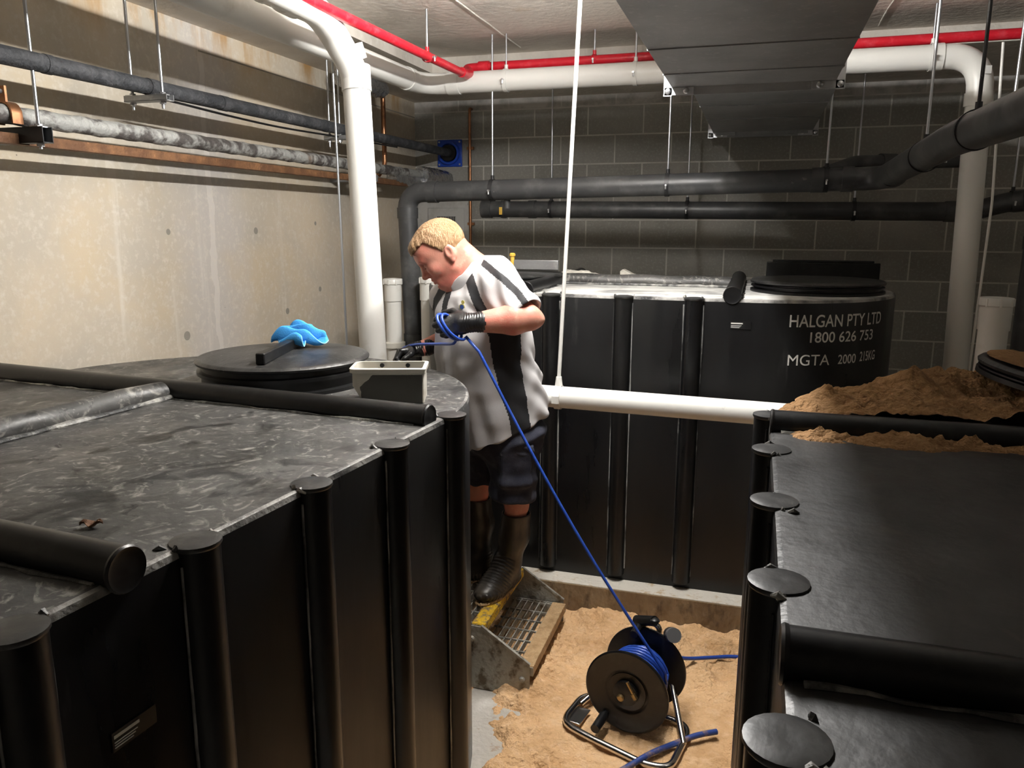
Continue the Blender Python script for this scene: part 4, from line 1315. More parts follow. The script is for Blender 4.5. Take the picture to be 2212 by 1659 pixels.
#PERSON#
# ------------------------------------------------------------------ the man (signed distance fields -> one continuous surface each)
class Field:
    """dense distance field; primitives are evaluated only near themselves"""
    def __init__(s, lo, hi, vox):
        s.lo, s.vox = np.array(lo, float), vox
        s.n = np.ceil((np.array(hi) - s.lo) / vox).astype(int) + 1
        s.a = np.full(s.n, 0.2, np.float32)
    def reg(s, lo, hi, pad):
        i0 = np.clip(np.floor((np.array(lo) - pad - s.lo) / s.vox).astype(int), 0, s.n)
        i1 = np.clip(np.ceil((np.array(hi) + pad - s.lo) / s.vox).astype(int) + 1, 0, s.n)
        sl = tuple(slice(a, b) for a, b in zip(i0, i1))
        g = [(s.lo[k] + s.vox * np.arange(i0[k], i1[k])).astype(np.float32) for k in range(3)]
        return sl, g[0][:, None, None], g[1][None, :, None], g[2][None, None, :]
    def put(s, lo, hi, fn, k=0.0, op='u'):
        sl, X, Y, Z = s.reg(lo, hi, 0.06 + k)
        if 0 in s.a[sl].shape:
            return s
        d = fn(X, Y, Z)
        c = s.a[sl]
        if op == 'u':
            if k > 0:
                h = np.clip(.5 + .5 * (c - d) / k, 0, 1)
                s.a[sl] = c * (1 - h) + d * h - k * h * (1 - h)
            else:
                s.a[sl] = np.minimum(c, d)
        elif op == 's':           # smooth subtraction
            d = -d
            if k > 0:
                h = np.clip(.5 - .5 * (c - d) / k, 0, 1)
                s.a[sl] = c * (1 - h) + d * h + k * h * (1 - h)
            else:
                s.a[sl] = np.maximum(c, d)
        return s
    def cone(s, a, b, ra, rb, k=0.0, op='u'):
        a, b = np.array(a, float), np.array(b, float)
        ab = b - a
        L2 = max(float(ab @ ab), 1e-9)
        def fn(X, Y, Z):
            px, py, pz = X - a[0], Y - a[1], Z - a[2]
            t = np.clip((px * ab[0] + py * ab[1] + pz * ab[2]) / L2, 0, 1)
            return np.sqrt((px - ab[0] * t) ** 2 + (py - ab[1] * t) ** 2 + (pz - ab[2] * t) ** 2) - (ra + (rb - ra) * t)
        r = max(ra, rb)
        return s.put(np.minimum(a, b) - r, np.maximum(a, b) + r, fn, k, op)
    def ell(s, c, r, k=0.0, op='u', ax=None):
        c, r = np.array(c, float), np.array(r, float)
        Rm = np.eye(3) if ax is None else np.array([np.array(v) / np.linalg.norm(v) for v in ax])
        def fn(X, Y, Z):
            px, py, pz = X - c[0], Y - c[1], Z - c[2]
            q = [(Rm[i, 0] * px + Rm[i, 1] * py + Rm[i, 2] * pz) for i in range(3)]
            k0 = np.sqrt(sum((q[i] / r[i]) ** 2 for i in range(3)))
            k1 = np.sqrt(sum((q[i] / r[i] ** 2) ** 2 for i in range(3))) + 1e-9
            return k0 * (k0 - 1) / k1
        m = r.max()
        return s.put(c - m, c + m, fn, k, op)
    def rbox(s, c, h, rr, k=0.0, op='u', ax=None):
        c, h = np.array(c, float), np.array(h, float)
        Rm = np.eye(3) if ax is None else np.array([np.array(v) / np.linalg.norm(v) for v in ax])
        def fn(X, Y, Z):
            px, py, pz = X - c[0], Y - c[1], Z - c[2]
            q = [np.abs(Rm[i, 0] * px + Rm[i, 1] * py + Rm[i, 2] * pz) - h[i] + rr for i in range(3)]
            return np.sqrt(sum(np.maximum(v, 0) ** 2 for v in q)) + np.minimum(np.maximum(np.maximum(q[0], q[1]), q[2]), 0) - rr
        m = np.linalg.norm(h)
        return s.put(c - m, c + m, fn, k, op)
    def cut(s, p, n):
        """remove the half space on the side n points to"""
        n = np.array(n, float) / np.linalg.norm(n)
        X, Y, Z = [(s.lo[i] + s.vox * np.arange(s.n[i])) for i in range(3)]
        d = (X - p[0])[:, None, None] * n[0] + (Y - p[1])[None, :, None] * n[1] + (Z - p[2])[None, None, :] * n[2]
        s.a = np.maximum(s.a, d.astype(np.float32))
        return s
    def smooth(s, it=1):
        for _ in range(it):
            for ax in range(3):
                a = s.a
                s.a = (np.roll(a, 1, ax) + 2 * a + np.roll(a, -1, ax)) / 4
        return s
    def mesh(s):
        g = vdb.FloatGrid(0.2)
        g.copyFromArray(np.ascontiguousarray(s.a))
        pts, quads = g.convertToQuads(isovalue=0.0)
        return np.array(pts) * s.vox + s.lo, np.array(quads)[:, ::-1]

PB = np.array([0.1, 3.08, 0.275])      # local origin of the man in (a, h, z)
PROOT = thing('person', 'man in grey and black polo shirt, navy shorts and rubber boots handling a blue hose', 'person', tuple(A2W(*PB)), math.radians(20))

def grow(name, F, mats, parent, mi=None, disp=None):
    v, q = F.mesh()
    me = bpy.data.meshes.new(name)
    me.from_pydata((v - PB).tolist(), [], q.tolist())
    bm = bmesh.new()
    bm.from_mesh(me)
    # keep the main island only
    if bm.calc_volume(signed=True) < 0:
        bmesh.ops.reverse_faces(bm, faces=bm.faces)
    bm.to_mesh(me)
    bm.free()
    if disp:
        me.update()
        co = np.empty(len(me.vertices) * 3, np.float32)
        no = np.empty(len(me.vertices) * 3, np.float32)
        me.vertices.foreach_get('co', co)
        me.vertices.foreach_get('normal', no)
        co, no = co.reshape(-1, 3), no.reshape(-1, 3)
        co = co + no * disp(co + PB, no)[:, None]
        me.vertices.foreach_set('co', co.astype(np.float32).ravel())
    for m in (mats if isinstance(mats, (list, tuple)) else [mats]):
        me.materials.append(m)
    me.polygons.foreach_set('use_smooth', [True] * len(me.polygons))
    if mi is not None:
        n = len(me.polygons)
        ce = np.empty(n * 3, np.float32)
        me.polygons.foreach_get('center', ce)
        me.polygons.foreach_set('material_index', mi(ce.reshape(-1, 3) + PB).astype(np.int32))
    me.update()
    o = bpy.data.objects.new(name, me)
    COL.objects.link(o)
    o.parent = parent
    return o

def wnoise(P, sc, seed):
    """cheap smooth pseudo noise from sines"""
    x, y, z = P[:, 0] * sc, P[:, 1] * sc, P[:, 2] * sc
    return (np.sin(x * 1.7 + 1.3 * np.sin(y * 1.1 + seed) + seed) + np.sin(y * 1.9 + 1.7 * np.sin(z * 1.3 + seed * 2)) + np.sin(z * 1.6 + 1.1 * np.sin(x * 1.5 + seed * 3))) / 3

# ---- head frame (x forward, y to his left = towards the camera, z up)
HC = np.array([-.123, 3.10, 1.690])
HX = np.array([-.78, .0, -.626])
HZ = np.array([-.626, 0, .78])
HY = np.array([0., -1., 0.])
yawh = math.radians(6)     # head turned a little
HX2 = HX * math.cos(yawh) + HY * math.sin(yawh)
HY2 = -HX * math.sin(yawh) + HY * math.cos(yawh)
HX, HY = HX2, HY2
HAX = (HX, HY, HZ)
def hp(x, y, z):
    return HC + HX * x + HY * y + HZ * z
def hax(tilt_xz=0):
    c, s_ = math.cos(tilt_xz), math.sin(tilt_xz)
    return (HX * c + HZ * s_, HY, -HX * s_ + HZ * c)

# torso frame
PHI = math.radians(32)
TF = np.array([-math.cos(PHI), -math.sin(PHI), 0])
TS = np.array([math.sin(PHI), -math.cos(PHI), 0])
TAX = (TF, TS, np.array([0, 0, 1.]))

SHL, ELL, WRL = np.array([.105, 2.965, 1.545]), np.array([.207, 2.86, 1.463]), np.array([.0, 2.83, 1.450])
SHR, ELR, WRR = np.array([-.09, 3.27, 1.50]), np.array([-.06, 3.33, 1.335]), np.array([-.205, 3.20, 1.300])
HIL, KNL, ANL = np.array([.165, 3.02, .97]), np.array([.176, 3.07, .665]), np.array([.142, 3.125, .39])
HIR, KNR, ANR = np.array([.055, 3.18, .96]), np.array([.012, 3.215, .665]), np.array([.018, 3.23, .39])

def head_into(F, g=0.0):
    F.ell(hp(-.014, 0, .028), (.098 + g, .078 + g, .087 + g), ax=HAX)
    F.ell(hp(.022, 0, -.02), (.066, .066, .085), .03, ax=HAX)
    F.ell(hp(.048, 0, .03), (.042, .058, .045), .03, ax=HAX)
    F.cone(hp(-.005, .035, -.075), hp(.058, .012, -.098), .036, .024, .03)
    F.cone(hp(-.005, -.035, -.075), hp(.058, -.012, -.098), .036, .024, .03)
    F.ell(hp(.066, 0, -.10), (.019, .024, .016), .02, ax=HAX)
    F.ell(hp(.03, 0, -.108), (.04, .042, .026), .03, ax=HAX)         # under chin
    # brow
    F.ell(hp(.076, .025, .016), (.014, .026, .010), .016, ax=HAX)
    F.ell(hp(.076, -.025, .016), (.014, .026, .010), .016, ax=HAX)
    # sockets
    for s_ in (-1, 1):
        F.ell(hp(.088, s_ * .031, -.004), (.014, .018, .012), .012, 's', ax=HAX)
        F.ell(hp(.056, s_ * .043, -.032), (.026, .022, .024), .02, ax=HAX)
    for s_ in (-1, 1):
        F.ell(hp(.0725, s_ * .031, -.006), (.0125, .0145, .0105), .003, ax=HAX)    # closed-looking lids, he looks down
    # nose
    F.cone(hp(.083, 0, .004), hp(.103, 0, -.034), .0095, .0125, .010)
    F.ell(hp(.105, 0, -.036), (.013, .012, .011), .006, ax=HAX)
    for s_ in (-1, 1):
        F.ell(hp(.094, s_ * .0135, -.041), (.011, .008, .008), .005, ax=HAX)
    # muzzle, lips
    F.ell(hp(.068, 0, -.07), (.025, .03, .026), .018, ax=HAX)
    F.ell(hp(.0875, 0, -.064), (.009, .022, .0065), .005, ax=HAX)
    F.ell(hp(.0855, 0, -.076), (.009, .020, .0065), .005, ax=HAX)
    F.ell(hp(.097, 0, -.0702), (.008, .024, .0022), .003, 's', ax=HAX)
    F.ell(hp(.083, 0, -.088), (.01, .02, .005), .008, 's', ax=HAX)

def build_body():
    F = Field((-.36, 2.72, .30), (.36, 3.46, 1.86), .004)
    head_into(F)
    for s_ in (-1, 1):      # ears
        y = .078 * s_
        F.ell(hp(-.026, y, -.022), (.020, .010, .033), .008, ax=hax(.18))
        F.ell(hp(-.021, y + s_ * .010, -.016), (.010, .007, .018), .004, 's', ax=hax(.18))
        F.ell(hp(-.016, y + s_ * .002, -.05), (.009, .006, .011), .005, ax=HAX)
    # neck
    nb = np.array([.035, 3.125, 1.585])
    F.cone(hp(-.045, 0, -.035), nb, .064, .078, .025)
    F.cone(hp(.0, 0, -.085), np.array([-.03, 3.10, 1.56]), .045, .06, .03)
    # trunk under the clothes
    F.ell((.045, 3.115, 1.50), (.115, .19, .15), .05, ax=TAX)
    F.ell((.07, 3.10, 1.25), (.15, .17, .22), .06, ax=TAX)
    F.ell((.105, 3.09, 1.02), (.13, .165, .13), .06, ax=TAX)
    # arms
    F.cone(SHL, ELL, .062, .045, .03)
    F.cone(ELL, ELL * .72 + WRL * .28, .046, .056, .012)
    F.cone(ELL * .72 + WRL * .28, WRL, .056, .033, .015)
    F.ell(ELL + np.array([.022, .0, -.006]), (.034, .026, .024), .02)
    F.cone(WRL, WRL + np.array([-.035, -.006, .0]), .029, .018, .01)
    F.cone(SHR, ELR, .062, .046, .03)
    F.cone(ELR, ELR * .7 + WRR * .3, .045, .046, .012)
    F.cone(ELR * .7 + WRR * .3, WRR, .046, .032, .015)
    F.cone(WRR, WRR + np.array([-.03, -.01, -.003]), .028, .018, .01)
    # legs
    for hi, kn, an in ((HIL, KNL, ANL), (HIR, KNR, ANR)):
        F.cone(hi, kn, .098, .050, .04)
        F.ell(kn + TF * .006 + np.array([0, 0, .02]), (.047, .047, .05), .015)
        F.cone(kn, kn * .82 + an * .18, .047, .044, .01)
        F.cone(kn * .82 + an * .18, kn * .6 + an * .4, .044, .042, .01)
        F.cone(kn * .6 + an * .4, an, .043, .036, .03)
    o = grow('body', F, [M['skin'], M['eye']], PROOT)
    return o
build_body()

def hair():
    F = Field(HC - .2, HC + .2, .003)
    g = .009
    F.ell(hp(-.014, 0, .029), (.099 + g, .079 + g * .7, .087 + g), ax=HAX)
    F.ell(hp(.048, 0, .035), (.042 + .006, .06, .05), .025, ax=HAX)
    F.ell(hp(.052, .0, .078), (.038, .048, .022), .02, ax=HAX)
    X, Y, Z = [(F.lo[i] + F.vox * np.arange(F.n[i])) for i in range(3)]
    P = np.stack(np.meshgrid(X, Y, Z, indexing='ij'), -1) - HC
    x, y, z = P @ HX, P @ HY, P @ HZ
    # hairline height as a function of the fore-aft position
    zl = np.interp(x, [-.13, -.06, -.048, -.038, -.02, -.004, .010, .022, .04, .075, .10], [-.034, -.040, -.030, .006, .006, .004, .024, .052, .068, .062, .060])
    zl = zl + .004 * np.sin(y * 160 + x * 90) + .003 * np.sin(x * 240)
    F.a = np.maximum(F.a, ((zl - z) * .8).astype(np.float32))
    def disp(Pw, no):
        q = Pw - HC
        x, y, z = q @ HX, q @ HY, q @ HZ
        strand = np.sin((y * 1.0 + .25 * z) * 420 + 6 * np.sin(x * 40)) * np.sin(x * 55 + y * 130 + 2)
        tuft = np.sin(x * 120 + 4 * np.sin(y * 60)) * np.sin(z * 90 + y * 80)
        return .0007 * strand + .0012 * tuft * (z > .03)
    return grow('hair', F, M['hair'], PROOT, disp=disp)
hair()
# eyebrow and eyelid line
for s_ in (-1, 1):
    b = MB()
    b.tube([hp(.0865, s_ * .016, .012) - PB, hp(.0885, s_ * .028, .018) - PB, hp(.079, s_ * .046, .014) - PB], [.0025, .0035, .002], 8)
    b.build('eyebrow', M['hair'], PROOT)
    b = MB()
    b.tube([hp(.0815, s_ * .021, -.0105) - PB, hp(.0845, s_ * .031, -.0125) - PB, hp(.077, s_ * .0425, -.011) - PB], [.001, .0018, .001], 8)
    b.build('eyelash', M['rust'], PROOT)

# ---- shirt
SEC_Z = [.93, 1.00, 1.08, 1.18, 1.28, 1.38, 1.46, 1.53, 1.59, 1.64, 1.68]
SEC_A = [.118, .112, .100, .072, .052, .042, .036, .042, .058, .075, .08]
SEC_H = [3.085, 3.085, 3.085, 3.085, 3.09, 3.10, 3.11, 3.115, 3.12, 3.125, 3.13]
SEC_D = [.190, .190, .192, .192, .186, .176, .166, .152, .122, .075, .03]
SEC_W = [.205, .205, .205, .205, .200, .198, .198, .190, .160, .10, .04]
def build_shirt():
    F = Field((-.32, 2.74, .90), (.42, 3.44, 1.73), .004)
    def torso(X, Y, Z):
        ca, ch, D, Wd = (np.interp(Z, SEC_Z, q) for q in (SEC_A, SEC_H, SEC_D, SEC_W))
        px, py = X - ca, Y - ch
        f = px * TF[0] + py * TF[1]
        s_ = px * TS[0] + py * TS[1]
        e = 2.3
        k0 = (np.abs(f / D) ** e + np.abs(s_ / Wd) ** e) ** (1 / e)
        d = (k0 - 1) * np.minimum(D, Wd)
        return np.maximum(d, Z - 1.675).astype(np.float32)
    F.put((-.3, 2.8, .92), (.4, 3.4, 1.7), torso)
    # raised upper back and shoulders
    F.cone(SHL + np.array([-.03, .06, .01]), SHL, .085, .083, .04)
    F.cone(SHR + np.array([.03, -.06, .02]), SHR, .085, .078, .04)
    F.cone((.04, 3.12, 1.60), SHL, .065, .08, .04)
    F.cone((.04, 3.13, 1.60), SHR, .062, .075, .04)
    # sleeves
    se = SHL * .25 + ELL * .75
    F.cone(SHL, se + np.array([.0, .0, .006]), .083, .074, .03)
    dl = (ELL - SHL) / np.linalg.norm(ELL - SHL)
    F.cone(se + dl * .02, se + dl * .16, .063, .066, 0, 's')
    F.rbox(se + dl * .105 + np.array([0, 0, 0]), (.075, .14, .14), .004, 0, 's', ax=(dl, np.cross(dl, [0, 0, 1.]), np.cross(dl, np.cross(dl, [0, 0, 1.]))))
    sr = SHR * .3 + ELR * .7
    dr = (ELR - SHR) / np.linalg.norm(ELR - SHR)
    F.cone(SHR, sr, .08, .076, .03)
    F.rbox(sr + dr * .08, (.06, .1, .1), .004, 0, 's', ax=(dr, np.cross(dr, [0, 1., 0]), np.cross(dr, np.cross(dr, [0, 1., 0]))))
    # hem: lower in front, higher at the back
    F.cut((.105, 3.0, .985), np.array([.42, .0, -1.]) * 1)
    F.cone((.10, 3.09, .80), (.10, 3.09, 1.0), .15, .15, .0, 's')
    # neck opening
    F.cone((-.075, 3.08, 1.64), (-.02, 3.105, 1.585), .07, .062, .01, 's')
    F.smooth(2)
    def folds(P, no):
        a, h, z = P[:, 0], P[:, 1], P[:, 2]
        low = np.clip((1.45 - z) / .3, 0, 1)
        d = .006 * wnoise(P, 14, 1.0) + .005 * wnoise(P, 27, 2.2)
        # vertical drapes over the belly, slanting creases at the back waist
        ang = np.arctan2((a - .07) * TS[0] + (h - 3.09) * TS[1], (a - .07) * TF[0] + (h - 3.09) * TF[1])
        d += low * .007 * np.sin(ang * 13 + 3 * np.sin(z * 6)) * np.clip(np.cos(ang - .2), 0, 1)
        bk = np.clip(-np.cos(ang) + .2, 0, 1) * np.clip((1.35 - z) / .1, 0, 1)
        d += bk * .008 * np.sin(z * 62 + ang * 5 + 2 * np.sin(ang * 3))
        # pulled folds from the shoulder to the armpit
        w = np.exp(-((a - .10) ** 2 + (h - 2.93) ** 2 + (z - 1.54) ** 2) / .012)
        d += w * .009 * np.sin((a * .8 + z * .55) * 120 + 2 * np.sin(z * 30))
        d += .005 * np.sin(z * 30 - a * 22 + 4) * np.clip((z - 1.30) / .1, 0, 1) * np.clip((3.0 - h) / .1, 0, 1) * .6
        return d
    def seg_d(P2, A, B):
        A, B = np.array(A), np.array(B)
        ab = B - A
        t = np.clip(((P2 - A) @ ab) / (ab @ ab), 0, 1)
        return np.linalg.norm(P2 - A - t[:, None] * ab, axis=1)
    def mi(P):
        a, h, z = P[:, 0], P[:, 1], P[:, 2]
        ca, ch, D, Wd = (np.interp(z, SEC_Z, q) for q in (SEC_A, SEC_H, SEC_D, SEC_W))
        f = ((a - ca) * TF[0] + (h - ch) * TF[1]) / D
        s_ = ((a - ca) * TS[0] + (h - ch) * TS[1]) / Wd
        ang = np.degrees(np.arctan2(s_, f))
        out = np.zeros(len(P))
        lo_, hi_ = np.interp(z, [.95, 1.1, 1.25, 1.42], [67, 66, 64, 60]), np.interp(z, [.95, 1.1, 1.25, 1.42], [90, 92, 98, 108])
        out[(np.abs(ang) > lo_) & (np.abs(ang) < hi_) & (z < 1.46)] = 1
        P2 = np.stack([a, z], 1)
        near = h < 3.06
        # curved front panel from the collar to the side panel
        d = np.minimum(np.minimum(seg_d(P2, (-.012, 1.60), (.012, 1.53)), seg_d(P2, (.012, 1.53), (.045, 1.465))), seg_d(P2, (.045, 1.465), (.075, 1.40)))
        out[(d < .0185) & near] = 1
        d = np.minimum(seg_d(P2, (-.10, 1.575), (-.14, 1.50)), seg_d(P2, (-.14, 1.50), (-.155, 1.41)))
        out[(d < .016) & (h > 3.10)] = 1
        # stripe along the shoulder and sleeve
        d = np.minimum(np.minimum(seg_d(P2, (.045, 1.652), (.11, 1.605)), seg_d(P2, (.11, 1.605), (.165, 1.555))), seg_d(P2, (.165, 1.555), (.205, 1.50)))
        out[(d < .0125) & (h < 3.10)] = 1
        # placket
        d = np.minimum(seg_d(P2, (-.085, 1.56), (-.105, 1.50)), seg_d(P2, (-.105, 1.50), (-.113, 1.445)))
        out[(d < .010) & (f > .3)] = 1
        return out
    return grow('polo_shirt', F, [M['shirt'], M['shirtdark']], PROOT, mi=mi, disp=folds)
SHIRT = build_shirt()
# collar
def collar_mesh():
    b = MB()
    c = np.array([-.028, 3.105, 1.610])
    ez = np.array([-.74, -.10, .66])
    ez = ez / np.linalg.norm(ez)
    ex = np.array([-.66, -.25, -.70])
    ex = ex - ez * (ex @ ez)
    ex = ex / np.linalg.norm(ex)
    ey = np.cross(ez, ex)
    n = 48
    rows = [(.070, .072, .016), (.076, .078, .018), (.084, .087, .006), (.095, .099, -.020), (.104, .108, -.045), (.101, .105, -.047), (.088, .092, -.016), (.078, .08, .004), (.071, .073, .010)]
    vs = []
    for ra, rb, dz in rows:
        for k in range(n + 1):
            t = math.radians(20) + math.radians(320) * k / n
            flare = 1 + .22 * abs(math.cos(t / 2 + PI / 2) if False else math.cos(t)) ** 6 * (1 if math.cos(t) > 0 else 0)
            dd = dz * (1.25 if math.cos(t) > .4 else 1.0)
            p = c + ex * (math.cos(t) * ra * flare) + ey * (math.sin(t) * rb) + ez * dd
            vs.append(p - PB)
    fs = []
    R_ = len(rows)
    for i in range(R_):
        j = (i + 1) % R_
        for k in range(n):
            fs.append((i * (n + 1) + k, i * (n + 1) + k + 1, j * (n + 1) + k + 1, j * (n + 1) + k))
    fs += [tuple(i * (n + 1) for i in range(R_)), tuple(i * (n + 1) + n for i in reversed(range(R_)))]
    b.add(vs, fs)
    o = b.build('collar', M['shirt'], SHIRT, angle=60)
    ss = o.modifiers.new('sub', 'SUBSURF')
    ss.levels = ss.render_levels = 1
collar_mesh()
# small round badge with a line of print under it on the left chest
def on_torso(ang, z, off=.002):
    ca, ch, D, Wd = (float(np.interp(z, SEC_Z, q)) for q in (SEC_A, SEC_H, SEC_D, SEC_W))
    e = 2.3
    c, s_ = math.cos(ang), math.sin(ang)
    r = 1 / (abs(c / D) ** e + abs(s_ / Wd) ** e) ** (1 / e)
    n = TF * c / D + TS * s_ / Wd
    n = n / np.linalg.norm(n)
    return np.array([ca, ch, z]) + TF * c * r + TS * s_ * r + n * off, n
p, n_ = on_torso(math.radians(33), 1.495, .009)
tx = np.cross(np.array([0, 0, 1.]), n_)
tx = tx / np.linalg.norm(tx)
tz = np.cross(n_, tx)
AX_ = (Vector(tx), Vector(tz), Vector(n_))
b = MB()
b.lathe([(.012, 0), (.012, .0015), (.0001, .0016)], Vector(p - PB), 24, AX_)
bo = b.build('badge', M['yellowbadge'], SHIRT)
MB().lathe([(.0085, .0012), (.0085, .0026), (.0001, .0027)], Vector(p - PB), 24, AX_).build('badge_centre', M['bluebadge'], bo)
MB().box(Vector(p - PB) - Vector(tz) * .02, (.034, .0025, .002), ax=AX_).build('badge_print', M['shirtdark'], bo)
MB().lathe([(.007, 0), (.007, .0015), (.0001, .0016)], Vector(p - PB) + Vector(tz) * .018 + Vector(tx) * .004, 16, AX_).build('badge_crown', M['yellowbadge'], bo)

# ---- shorts
def build_shorts():
    F = Field((-.16, 2.78, .58), (.38, 3.44, 1.10), .004)
    F.ell((.108, 3.09, 1.0), (.165, .19, .14), ax=TAX)
    KL = np.array([.158, 3.02, .76])
    KR = np.array([.02, 3.20, .74])
    F.cone((.15, 3.02, .98), KL, .125, .088, .05)
    F.cone(KL, KL + np.array([.0, .0, -.06]), .088, .083, .03)
    F.cone((.055, 3.17, .97), KR, .12, .088, .05)
    F.cone(KR, KR + np.array([-.002, .0, -.06]), .088, .086, .03)
    # cargo pocket on the outside of the left thigh with its flap
    F.rbox((.165, 2.928, .875), (.062, .018, .085), .014, .012, ax=(np.array([1, .1, 0]), np.array([-.1, 1, .12]), np.array([0, -.12, 1])))
    F.cut((.16, 3.02, .718), (-.12, .0, -1.))
    for K, top in ((KL, .76), (KR, .72)):
        F.cone(K + np.array([0, 0, -.14]), K + np.array([0, 0, -.02]), .078, .078, .0, 's')
    F.smooth(1)
    def folds(P, no):
        a, h, z = P[:, 0], P[:, 1], P[:, 2]
        d = .005 * wnoise(P, 17, 4.0) + .003 * wnoise(P, 40, 1.2)
        d += .004 * np.sin(z * 70 + a * 45 + 3 * np.sin(a * 18)) * np.clip((.9 - z) / .1, 0, 1)
        d += .004 * np.sin(z * 85 - a * 30) * np.clip((z - .93) / .05, 0, 1)
        return d
    return grow('cargo_shorts', F, M['shorts'], PROOT, disp=folds)
SHORTS = build_shorts()
F = Field((.07, 2.86, .90), (.27, 2.99, 1.0), .003)
F.rbox((.165, 2.9215, .945), (.068, .020, .022), .008, ax=(np.array([1, .1, 0]), np.array([-.1, 1, .12]), np.array([0, -.12, 1])))
grow('pocket_flap', F, M['shorts'], SHORTS, disp=lambda P, no: .002 * np.sin(P[:, 0] * 90 + P[:, 2] * 160))

# ---- boots
def boot(name, top, an, heel, toe, flip):
    lo = np.minimum(np.minimum(top, an), np.minimum(heel, toe)) - .10
    hi = np.maximum(np.maximum(top, an), np.maximum(heel, toe)) + .10
    lo[2] = .262
    F = Field(lo, hi, .0035)
    fd = (toe - heel) * np.array([1, 1, 0])
    L = np.linalg.norm(fd)
    fd = fd / L
    sd = np.array([-fd[1], fd[0], 0])
    mid = top * .55 + an * .45 + np.array([.008, .006, 0])
    F.cone(top, mid, .060, .060)
    F.cone(mid, an, .060, .052, .03)
    F.cone(an, np.array([heel[0], heel[1], .335]) + fd * .045, .055, .046, .03)
    F.cone(np.array([heel[0], heel[1], .325]) + fd * .045, np.array([toe[0], toe[1], .318]) - fd * .10, .047, .048, .03)
    F.cone(an + fd * .03 - np.array([0, 0, .01]), np.array([toe[0], toe[1], .335]) - fd * .12, .045, .046, .04)
    F.ell(np.array([toe[0], toe[1], .313]) - fd * .062, (.064, .05, .036), .03, ax=(fd, sd, np.array([0, 0, 1.])))
    F.cut((0, 0, .279), (0, 0, -1.))
    F.cut(top, (0, 0, 1.))
    F.cone(top + np.array([0, 0, -.006]), top + np.array([0, 0, .1]), .054, .054, .002, 's')
    def ridge(P, no):
        q = (P - heel) @ fd
        z = P[:, 2]
        inst = np.clip((q - .10) / .05, 0, 1) * np.clip((.235 - q) / .03, 0, 1) * np.clip((z - .30) / .02, 0, 1) * np.clip((.46 - z) / .04, 0, 1)
        d = .0028 * np.sin((q * .75 - z * .75) * 430) * inst
        low = np.clip((.325 - z) / .012, 0, 1)
        s_ = np.abs((P - heel) @ sd)
        d += low * (.0035 + .0022 * np.sign(np.sin(q * 420)))
        bk = np.clip((.04 - q) / .03, 0, 1) * np.clip((z - .32) / .02, 0, 1) * np.clip((.42 - z) / .03, 0, 1)
        d += bk * .002 * np.sin(z * 420)
        return d
    o = grow(name, F, M['rubber'], PROOT, disp=ridge)
    # sandy dirt round the sole
    b = MB()
    pts, rs = [], []
    for k in range(40):
        t = 2 * PI * k / 40
        u = math.cos(t) * (L / 2 + .004) + L / 2
        w = math.sin(t) * (.047 if u > L * .45 else .043)
        p = np.array([heel[0], heel[1], .279]) + fd * u + sd * w
        pts.append(Vector(p - PB))
        rs.append(.0045 + .0035 * abs(math.sin(k * 1.7)) * (1.3 if u > L * .5 else .6))
    b.tube(pts, rs, 8, closed=True)
    b.build('sandy_sole', M['sandynosing'], o)
    return o
boot('rubber_boot', np.array([.176, 3.078, .632]), ANL + np.array([0, 0, .0]), np.array([.172, 3.19, .30]), np.array([.02, 2.968, .30]), 1)
boot('rubber_boot', np.array([.014, 3.22, .648]), ANR, np.array([.062, 3.235, .30]), np.array([-.205, 3.16, .30]), 1)

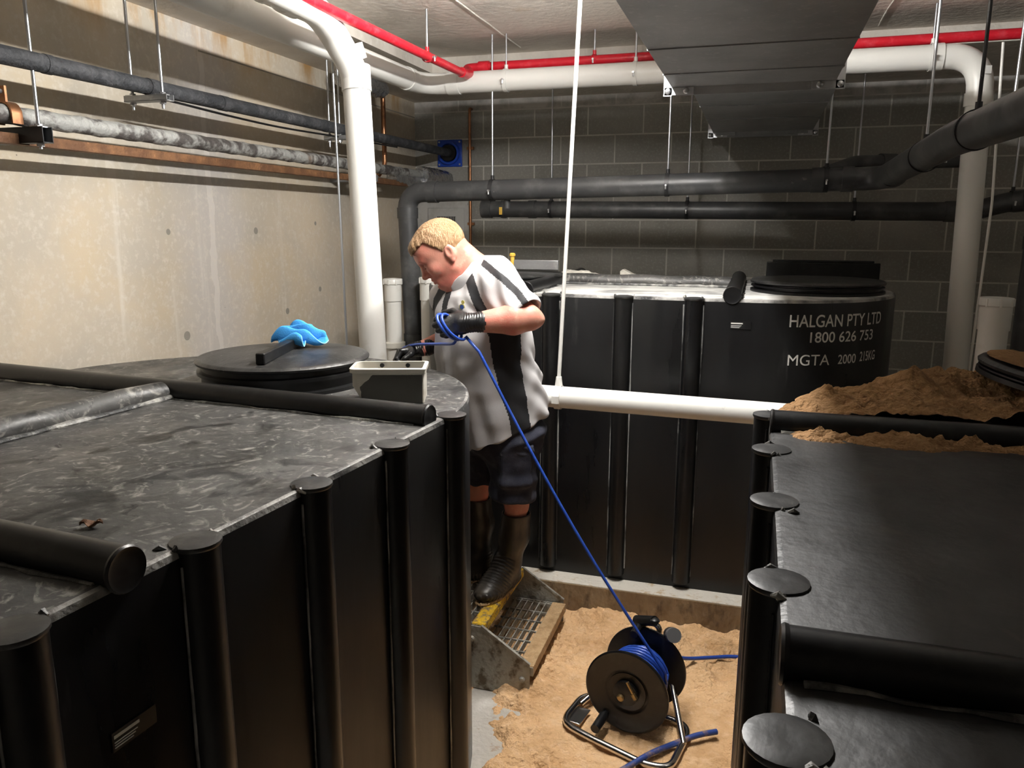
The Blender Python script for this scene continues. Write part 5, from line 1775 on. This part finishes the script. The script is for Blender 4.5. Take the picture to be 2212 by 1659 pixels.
# ---- gloved hands: palm, four fingers with knuckle bends, thumb from the side of the palm
def hand(name, wr, fwd, back, side, curl, size=1.0, spread=.0185, thumb_in=1.0):
    """fwd: wrist to knuckles, back: out of the back of the hand, side: towards the thumb"""
    fwd, back, side = (np.array(v, float) for v in (fwd, back, side))
    fwd = fwd / np.linalg.norm(fwd)
    back = back - fwd * (back @ fwd)
    back = back / np.linalg.norm(back)
    sg = np.sign(np.cross(fwd, back) @ side)
    side = np.cross(fwd, back) * sg
    F = Field(wr - .17, wr + .17, .0022)
    S = size
    F.cone(wr - fwd * .035 * S, wr, .0345 * S, .032 * S)
    F.cone(wr, wr + fwd * .03 * S, .032 * S, .03 * S, .01)
    # palm: thick slab fanning out to the four knuckles
    kn = []
    for i in range(4):
        o_ = (1.5 - i) * spread * S
        k = wr + fwd * (.088 - .006 * abs(i - 1)) * S + side * o_ + back * (.004 - .003 * abs(i - 1.5)) * S
        kn.append(k)
        F.cone(wr + fwd * .022 * S + side * o_ * .75, k, .0165 * S, .0118 * S, .012)
    F.cone(wr + fwd * .025 * S - back * .01 * S + side * .018 * S, wr + fwd * .06 * S - back * .012 * S + side * .02 * S, .017 * S, .015 * S, .012)
    F.cone(wr + fwd * .025 * S - back * .012 * S - side * .02 * S, wr + fwd * .07 * S - back * .012 * S - side * .024 * S, .014 * S, .012 * S, .012)
    ln = [(.041, .026, .021), (.045, .030, .022), (.042, .028, .022), (.033, .021, .019)]
    for i in range(4):
        p = kn[i]
        ang = 0
        r = [.0112, .0102, .0094, .0082] if i < 3 else [.0098, .0088, .0082, .0072]
        for j in range(3):
            ang += curl[i][j]
            d = fwd * math.cos(ang) - back * math.sin(ang) + side * (.02 * (1.5 - i))
            d = d / np.linalg.norm(d)
            q = p + d * ln[i][j] * S
            F.cone(p, q, r[j] * S, r[j + 1] * S, .003)
            p = q
    # thumb
    t0 = wr + fwd * .022 * S + side * .024 * S - back * .006 * S
    t1 = t0 + (fwd * .62 + side * .62 - back * .42 * thumb_in) * .046 * S
    t2 = t1 + (fwd * .86 + side * .02 - back * .42 * thumb_in) * .033 * S
    t3 = t2 + (fwd * .72 - side * .35 - back * .52 * thumb_in) * .026 * S
    F.cone(t0, t1, .0175 * S, .0135 * S, .012)
    F.cone(t1, t2, .0130 * S, .0115 * S, .003)
    F.cone(t2, t3, .0115 * S, .0090 * S, .003)
    # rolled cuff
    F.cone(wr - fwd * .040 * S, wr - fwd * .036 * S, .0365 * S, .0365 * S, .002)
    def wr_f(P, no):
        q = (P - wr) @ fwd
        return .0010 * np.sin(q * 700 + 3 * np.sin(P[:, 2] * 90)) * np.clip((.03 - q) / .02, 0, 1) + .0006 * wnoise(P, 90, 3)
    return grow(name, F, M['nitrile'], PROOT, disp=wr_f)
C1 = [(.75, 1.25, .8), (.85, 1.3, .85), (.9, 1.35, .9), (.95, 1.35, .9)]
hand('nitrile_glove', WRL + np.array([-.012, -.003, .0]), (-1, -.10, -.06), (-.05, -1, .42), (0, .42, 1), C1, 1.04)
C2 = [(.8, 1.25, .8), (.95, 1.35, .85), (1.05, 1.4, .9), (1.1, 1.4, .9)]
hand('nitrile_glove', WRR + np.array([-.014, -.004, -.002]), (-1, -.28, -.12), (.0, .35, 1), (-.25, -1, .2), C2, .94)
